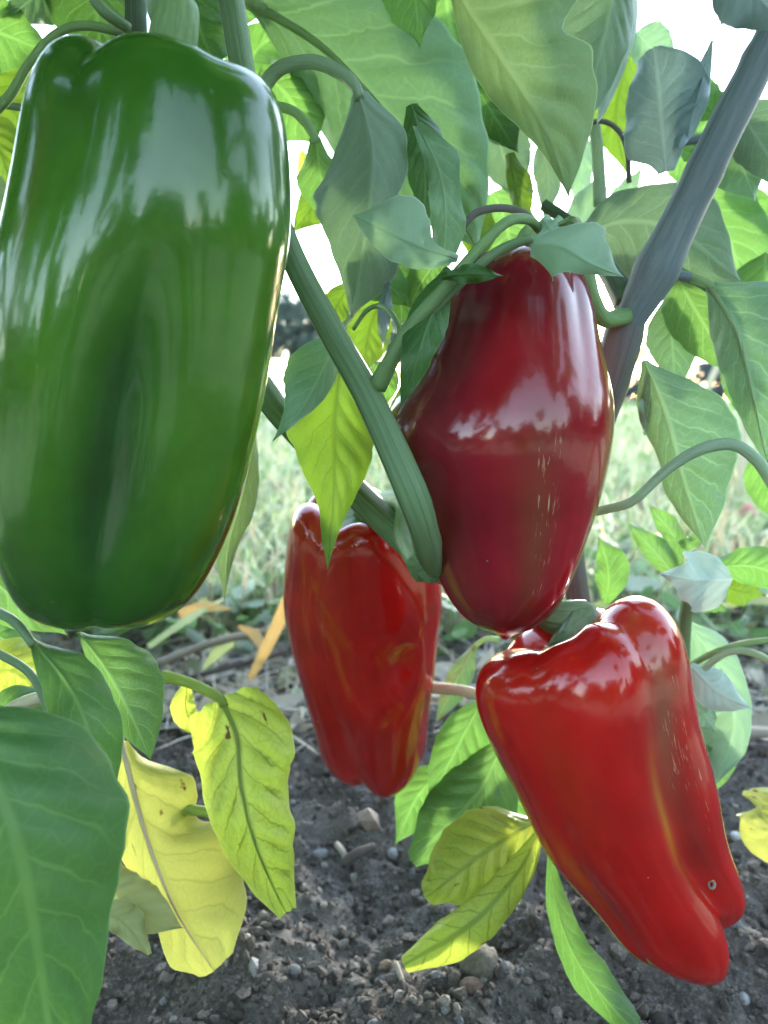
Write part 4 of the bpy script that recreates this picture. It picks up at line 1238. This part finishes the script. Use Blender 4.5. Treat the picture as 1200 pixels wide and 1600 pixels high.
leaf(M_, [(1050, 415, .305), (1085, 482, .303), (1125, 542, .302), (1170, 584, .304)], [8, 40, 42, 26, 0], [8, 34, 40, 26, 0], 'bright', (.25, .1), (.5, .5), .001, .0016)
leaf(M_, [(1108, 445, .288), (1148, 512, .286), (1172, 602, .285), (1200, 730, .287)], [6, 30, 34, 28, 18, 0], [10, 85, 90, 60, 30, 0], 'pale', (.4, .2), (.4, .5), .002, .0020, rib=6, pet=[(1080, 434, .296)], petr=6)
leaf(M_, [(1150, 545, .31), (1145, 600, .31), (1150, 640, .31)], [4, 16, 12, 2], [6, 24, 20, 4], 'mid', (.2, .2))
leaf(M_, [(1195, 395, .345), (1200, 460, .345), (1230, 560, .345)], 50, 40, 'bright', (.2, .2))
leaf(M_, [(1046, 462, .318), (1050, 530, .316), (1054, 605, .318)], [6, 30, 36, 22, 6], [6, 24, 32, 28, 8], 'pale', (.2, .4), (.4, .8), .001, .0022)
leaf(M_, [(1006, 562, .288), (1038, 640, .283), (1066, 745, .28), (1103, 858, .283)], [5, 34, 36, 26, 30, 20, 0], [5, 48, 88, 90, 72, 44, 0], 'pale', (.35, .1), (.6, .6), .001, .0016, rib=5)
leaf(M_, [(1012, 580, .292), (1008, 630, .29), (1008, 680, .292)], [3, 7, 9, 2], [3, 8, 8, 2], 'mint', (.4, .4), rib=0)
# leaves behind and under the green pepper
leaf(M_, [(398, 640, .30), (382, 760, .296), (358, 850, .295), (350, 942, .297)], [8, 26, 26, 18, 0], [4, 16, 24, 12, 0], 'olive', (.2, .4), (.5, .7), .001, .0015)
leaf(M_, [(395, 588, .30), (420, 600, .30), (436, 640, .302)], [5, 14, 8], [5, 10, 5], 'mint', (.3, .3), rib=0)
leaf(M_, [(-40, 880, .255), (30, 940, .25), (105, 992, .252)], [14, 40, 30, 0], [14, 40, 34, 0], 'bright', (.2, .2), rib=3)
# top-left background foliage
leaf(M_, [(-60, 30, .30), (10, 55, .30), (80, 85, .303)], 45, 38, 'mid', (.2, .2), (.4, .5), .002)
leaf(M_, [(-60, 95, .32), (0, 150, .32), (60, 230, .322)], 60, 55, 'lime', (.2, .2), (.4, .5), .002)
leaf(M_, [(-50, 180, .30), (0, 240, .30), (28, 345, .30)], 40, 36, 'lime', (.2, .2), (.4, .5), .002)
leaf(M_, [(110, -60, .30), (60, -10, .30), (10, 30, .30)], 36, 40, 'pale', (.2, .2))
leaf(M_, [(150, -70, .30), (150, 0, .30), (160, 90, .30)], 60, 50, 'dark', (.2, .2))
leaf(M_, [(290, -40, .30), (310, 40, .30), (345, 120, .30)], [20, 46, 38, 0], [20, 40, 38, 0], 'dark', (.2, .2))
leaf(M_, [(-40, 250, .28), (-10, 330, .28), (10, 430, .28)], 30, 28, 'olive', (.2, .2))
leaf(M_, [(300, -60, .36), (350, -10, .36), (420, 20, .36)], 40, 40, 'bright', (.2, .2))

leaf(M_, [(845, 225, .35), (858, 285, .35), (850, 345, .352)], 20, 18, 'grey', (.2, .2))
leaf(M_, [(915, 215, .36), (905, 275, .36), (915, 345, .362)], 16, 18, 'mint', (.2, .3))
leaf(M_, [(960, 330, .36), (985, 290, .36), (1000, 262, .362)], 18, 18, 'mint', (.2, .3))
leaf(M_, [(1010, 440, .345), (985, 415, .345), (930, 405, .347)], 14, 14, 'dark', (.2, .3))
leaf(M_, [(700, 60, .37), (735, 110, .37), (760, 190, .372)], 40, 44, 'mid', (.2, .3))
leaf(M_, [(1130, 300, .37), (1185, 330, .37), (1230, 400, .372)], 22, 22, 'mid', (.2, .3))

# ---- the plant at lower left
leaf(L_, [(-90, 1090, .175), (-5, 1230, .172), (45, 1400, .172), (85, 1660, .176)], [10, 90, 120, 120, 90, 40], [10, 118, 150, 122, 82, 45], 'mid', (.15, .15), (.5, .6), .002, .0026, rib=2, ribmat='green')
leaf(L_, [(50, 1000, .212), (108, 1072, .207), (140, 1150, .206), (166, 1285, .208)], [4, 26, 40, 46, 36, 6], [4, 38, 46, 44, 28, 4], 'mid', (-.5, .2), (.3, .6), .001, .0008, rib=3)
leaf(L_, [(110, 1230, .215), (150, 1270, .213), (168, 1330, .213), (160, 1400, .214)], [6, 30, 34, 20, 0], [6, 14, 12, 8, 0], 'mid', (.2, .2), rib=2)
leaf(L_, [(124, 988, .248), (172, 1058, .243), (205, 1120, .242), (236, 1188, .244)], [3, 14, 24, 28, 18, 0], [3, 46, 66, 60, 36, 0], 'bright', (.4, .1), (.4, .7), .001, .0009, rib=3)
leaf(L_, [(-40, 1060, .31), (20, 1050, .31), (75, 1100, .313)], [14, 40, 30, 0], [14, 44, 46, 0], 'yellowgreen', (.2, .2), (.4, .5), .003, .002)
leaf(L_, [(-40, 985, .32), (10, 1000, .32), (45, 1030, .322)], 24, 30, 'bright', (.2, .2))
leaf(L_, [(-30, 1130, .29), (30, 1120, .29), (92, 1160, .292)], [10, 34, 30, 0], [10, 40, 40, 0], 'mid', (.2, .2))
leaf(L_, [(345, 1092, .302), (370, 1150, .296), (376, 1225, .292), (396, 1310, .292), (422, 1375, .294), (448, 1430, .297)], [52, 70, 58, 50, 42, 28, 10], [56, 82, 80, 66, 58, 44, 16], 'yellowgreen', (.3, .2), (.6, .9), .004, .0055, rib=6, pet=[(255, 1056, .312), (300, 1068, .308)], petr=8)
leaf(L_, [(292, 1070, .315), (290, 1110, .315), (310, 1150, .316)], [6, 20, 18, 2], [6, 14, 14, 2], 'yellowgreen', (.2, .2), rib=0)
leaf(L_, [(190, 1160, .312), (212, 1248, .306), (240, 1340, .304), (280, 1432, .306), (336, 1520, .31)],
     [8, 18, 44, 46, 38, 34, 30, 34, 40, 18], [8, 24, 58, 82, 86, 72, 80, 124, 126, 120, 112, 98, 80, 30], 'yellow', (.1, .1), (.4, .5), .003, .0009, rib=7, ribmat='straw')
leaf(L_, [(115, 1325, .30), (165, 1395, .296), (225, 1430, .296), (286, 1450, .30)], [10, 26, 30, 22, 0], [10, 34, 40, 34, 0], 'khaki', (.3, -.5), (.5, .9), .002, .0016, rib=3)
leaf(L_, [(140, 1425, .293), (190, 1440, .290), (232, 1492, .292)], [6, 16, 14, 2], [6, 24, 22, 4], 'khaki', (.2, .2), rib=0)

# ---- low leaves behind the red peppers
leaf(M_, [(755, 1090, .372), (708, 1180, .368), (668, 1262, .37)], [8, 30, 34, 20, 0], [8, 36, 44, 24, 0], 'mid', (.2, .2), (.4, .6), .002)
leaf(M_, [(790, 1150, .36), (752, 1230, .356), (700, 1290, .355), (640, 1345, .36)], [8, 40, 54, 46, 10], [8, 52, 66, 56, 12], 'bright', (.3, .2), (.5, .6), .002, .0024, rib=5)
leaf(M_, [(705, 1195, .385), (655, 1240, .385), (618, 1320, .388)], [6, 28, 26, 0], [6, 34, 34, 0], 'mid', (.2, .2))
leaf(M_, [(840, 1282, .335), (760, 1330, .328), (706, 1372, .327), (666, 1402, .33)], [8, 50, 60, 48, 20], [8, 56, 58, 40, 14], 'yellowgreen', (.2, .2), (.6, .5), .002, .0026, rib=3.5)
leaf(M_, [(846, 1296, .322), (805, 1368, .316), (735, 1444, .314), (630, 1508, .318)], [7, 17, 23, 26, 24, 10], [7, 19, 26, 30, 28, 12], 'yellowgreen', (.0, .0), (2.5, 2.5), .001, .0016, rib=2.5)
leaf(M_, [(858, 1330, .31), (870, 1420, .305), (908, 1512, .302), (990, 1612, .302)], [3, 12, 17, 22, 14], [3, 17, 24, 30, 18], 'mid', (.6, .2), (.4, .6), .001, .0008, rib=3)
leaf(M_, [(742, 1010, .40), (715, 1060, .40), (680, 1130, .402)], [5, 16, 14, 0], [5, 20, 20, 0], 'pale', (.2, .2), pet=[(780, 1000, .4), (760, 998, .4)], petr=4)
leaf(M_, [(775, 1120, .40), (755, 1150, .40), (745, 1190, .40)], 22, 24, 'lime', (.1, .1))
leaf(M_, [(800, 1180, .375), (800, 1240, .375), (810, 1300, .376)], [8, 40, 40, 10], [8, 30, 30, 10], 'mid', (.1, .1))

# ---- the young plant behind the bright red pepper
leaf(B_, [(948, 945, .36), (950, 890, .358), (934, 836, .36)], [5, 28, 28, 0], [5, 20, 14, 0], 'mid', (.2, .2), rib=2)
leaf(B_, [(1062, 905, .355), (1028, 868, .352), (978, 813, .354)], [5, 20, 24, 12, 0], [4, 14, 16, 10, 0], 'bright', (.3, .1), (.4, .4), rib=2.5)
leaf(B_, [(1064, 885, .365), (1052, 838, .365), (1012, 787, .367)], [4, 14, 17, 0], [4, 12, 13, 0], 'bright', (.3, .1), rib=2)
leaf(B_, [(1142, 905, .318), (1085, 906, .31), (1031, 896, .31)], [34, 44, 34, 16, 0], [40, 46, 32, 16, 0], 'white', (.4, .5), (.6, .5), .002, .0014, rib=3)
leaf(B_, [(1120, 885, .35), (1180, 886, .347), (1245, 915, .347)], [10, 26, 24, 0], [10, 26, 30, 0], 'mid', (.2, .2), (.5, .5))
leaf(B_, [(1120, 915, .37), (1160, 925, .37), (1200, 930, .37)], [6, 20, 0], [6, 22, 0], 'lime')
leaf(B_, [(1062, 850, .36), (1085, 845, .36), (1115, 815, .362)], 10, 10, 'bright', (.1, .1), rib=0)
leaf(B_, [(1082, 955, .35), (1110, 948, .35), (1142, 958, .352)], [3, 8, 0], [3, 9, 0], 'bright', rib=0)
leaf(B_, [(1070, 970, .375), (1118, 1035, .372), (1148, 1130, .372), (1112, 1235, .376)], [6, 32, 46, 56, 34, 0], [6, 28, 28, 22, 18, 0], 'mint', (.3, .3), (.5, .7), .002, .002, rib=3)
leaf(B_, [(1078, 1040, .35), (1120, 1080, .346), (1172, 1106, .348)], [6, 26, 24, 0], [6, 28, 26, 0], 'white', (.1, .5), (.5, .6), .001, .001, rib=2.5)
leaf(B_, [(1082, 1085, .355), (1098, 1115, .353), (1120, 1146, .355)], 26, 22, 'mint', (.2, .2), rib=2)
leaf(B_, [(1112, 1120, .39), (1122, 1180, .39), (1118, 1240, .392)], [14, 32, 26, 0], [10, 28, 22, 0], 'bright', (.2, .2))
leaf(B_, [(1095, 1170, .38), (1112, 1190, .38), (1122, 1215, .38)], 14, 14, 'mid', (.2, .2), rib=0)
leaf(B_, [(1260, 1250, .40), (1205, 1296, .395), (1152, 1274, .397)], [30, 56, 40, 0], [30, 52, 36, 0], 'yellow', (.2, .2), (.5, .6), .002, .002, rib=3)
leaf(B_, [(1180, 715, .36), (1215, 780, .36), (1260, 830, .36)], 30, 26, 'mid')

# ---- unseen foliage added around the viewer to break up the pepper reflections
g_ = np.random.default_rng(11)
ctr = np.array([0, .22, .33])
SKY_WINDOWS = [(12, 15, 9), (30, 8, 6), (40, 24, 10), (18, 33, 6), (-32, 14, 5), (58, 8, 5), (-4, 2, 4)]
placed = 0
cv, cf, cu_, cm_ = [], [], [], []
while placed < 520:
    az = math.radians(-165 + 250 * g_.random())
    lo = -12 if math.degrees(az) < -50 else 5
    el = math.radians(lo + (84 - lo) * g_.random() ** 1.05)
    ds = (.39 if math.cos(az) > .3 and el < .6 else .28) + .28 * g_.random()
    if placed % 5 == 1:
        el = math.radians(-34 + 37 * g_.random()); ds = .42 + .5 * g_.random()
    p0 = ctr + ds * np.array([math.sin(az) * math.cos(el), -math.cos(az) * math.cos(el), math.sin(el)])
    ang = g_.random() * 6.283
    ln = .12 + .06 * g_.random(); dx, dy = math.cos(ang) * ln, math.sin(ang) * ln
    drop = .2 + .7 * g_.random()
    n, m = 14, 9
    v = np.linspace(0, 1, n); u = np.linspace(-1, 1, m)
    p = v ** .6 * (1 - v) ** 1.; p = p / p.max() * ln * .30
    V_, U_ = np.meshgrid(v, u, indexing='ij')
    Xc = p0[0] + dx * V_ - dy / ln * U_ * p[:, None]; Yc = p0[1] + dy * V_ + dx / ln * U_ * p[:, None]
    Zc = p0[2] - ln * drop * V_ ** 1.6 + .25 * np.abs(U_) * p[:, None]
    W = np.stack([Xc, Yc, Zc], -1)
    q = W - CAM
    dd = q @ FWD
    yy = 800 - (q @ UP) / np.maximum(dd, 1e-3) * F
    wd = W - ctr; wel = np.degrees(np.arcsin(wd[..., 2] / np.linalg.norm(wd, axis=-1))); waz = np.degrees(np.arctan2(wd[..., 0], -wd[..., 1]))
    if any((np.hypot((waz - ga) * np.cos(np.radians(wel)), wel - ge) < gr).any() for ga, ge, gr in SKY_WINDOWS):      # windows left open so the skin reflects patches of sky
        continue
    if ((np.abs(W[..., 1]) < .13) & (W[..., 2] < .43) & (W[..., 2] > .08) & (np.abs(W[..., 0]) < .6)).any():    # keep the gap the viewer stands in clear
        continue
    xx = 600 + (q @ RIGHT) / np.maximum(dd, 1e-3) * F
    if ((dd > -.01) & (yy > -70) & (yy < 1700) & (xx > -90) & (xx < 1290)).any() or np.linalg.norm(q, axis=-1).min() < .08 or W[..., 2].min() < .03:
        continue
    cv.append(W.reshape(-1, 3)); cf.append(grid_faces(n, m) + placed * n * m); cu_.append(np.stack([U_ * .5 + .5, V_], -1).reshape(-1, 2))
    cm_.append(np.full(len(cf[-1]), placed % 2))
    placed += 1
over = part('reflection_foliage', np.vstack(cv), np.vstack(cf), [LM['mid'], LM['dark']], main, uv=np.vstack(cu_), matidx=np.concatenate(cm_))
tag(over, kind='stuff')
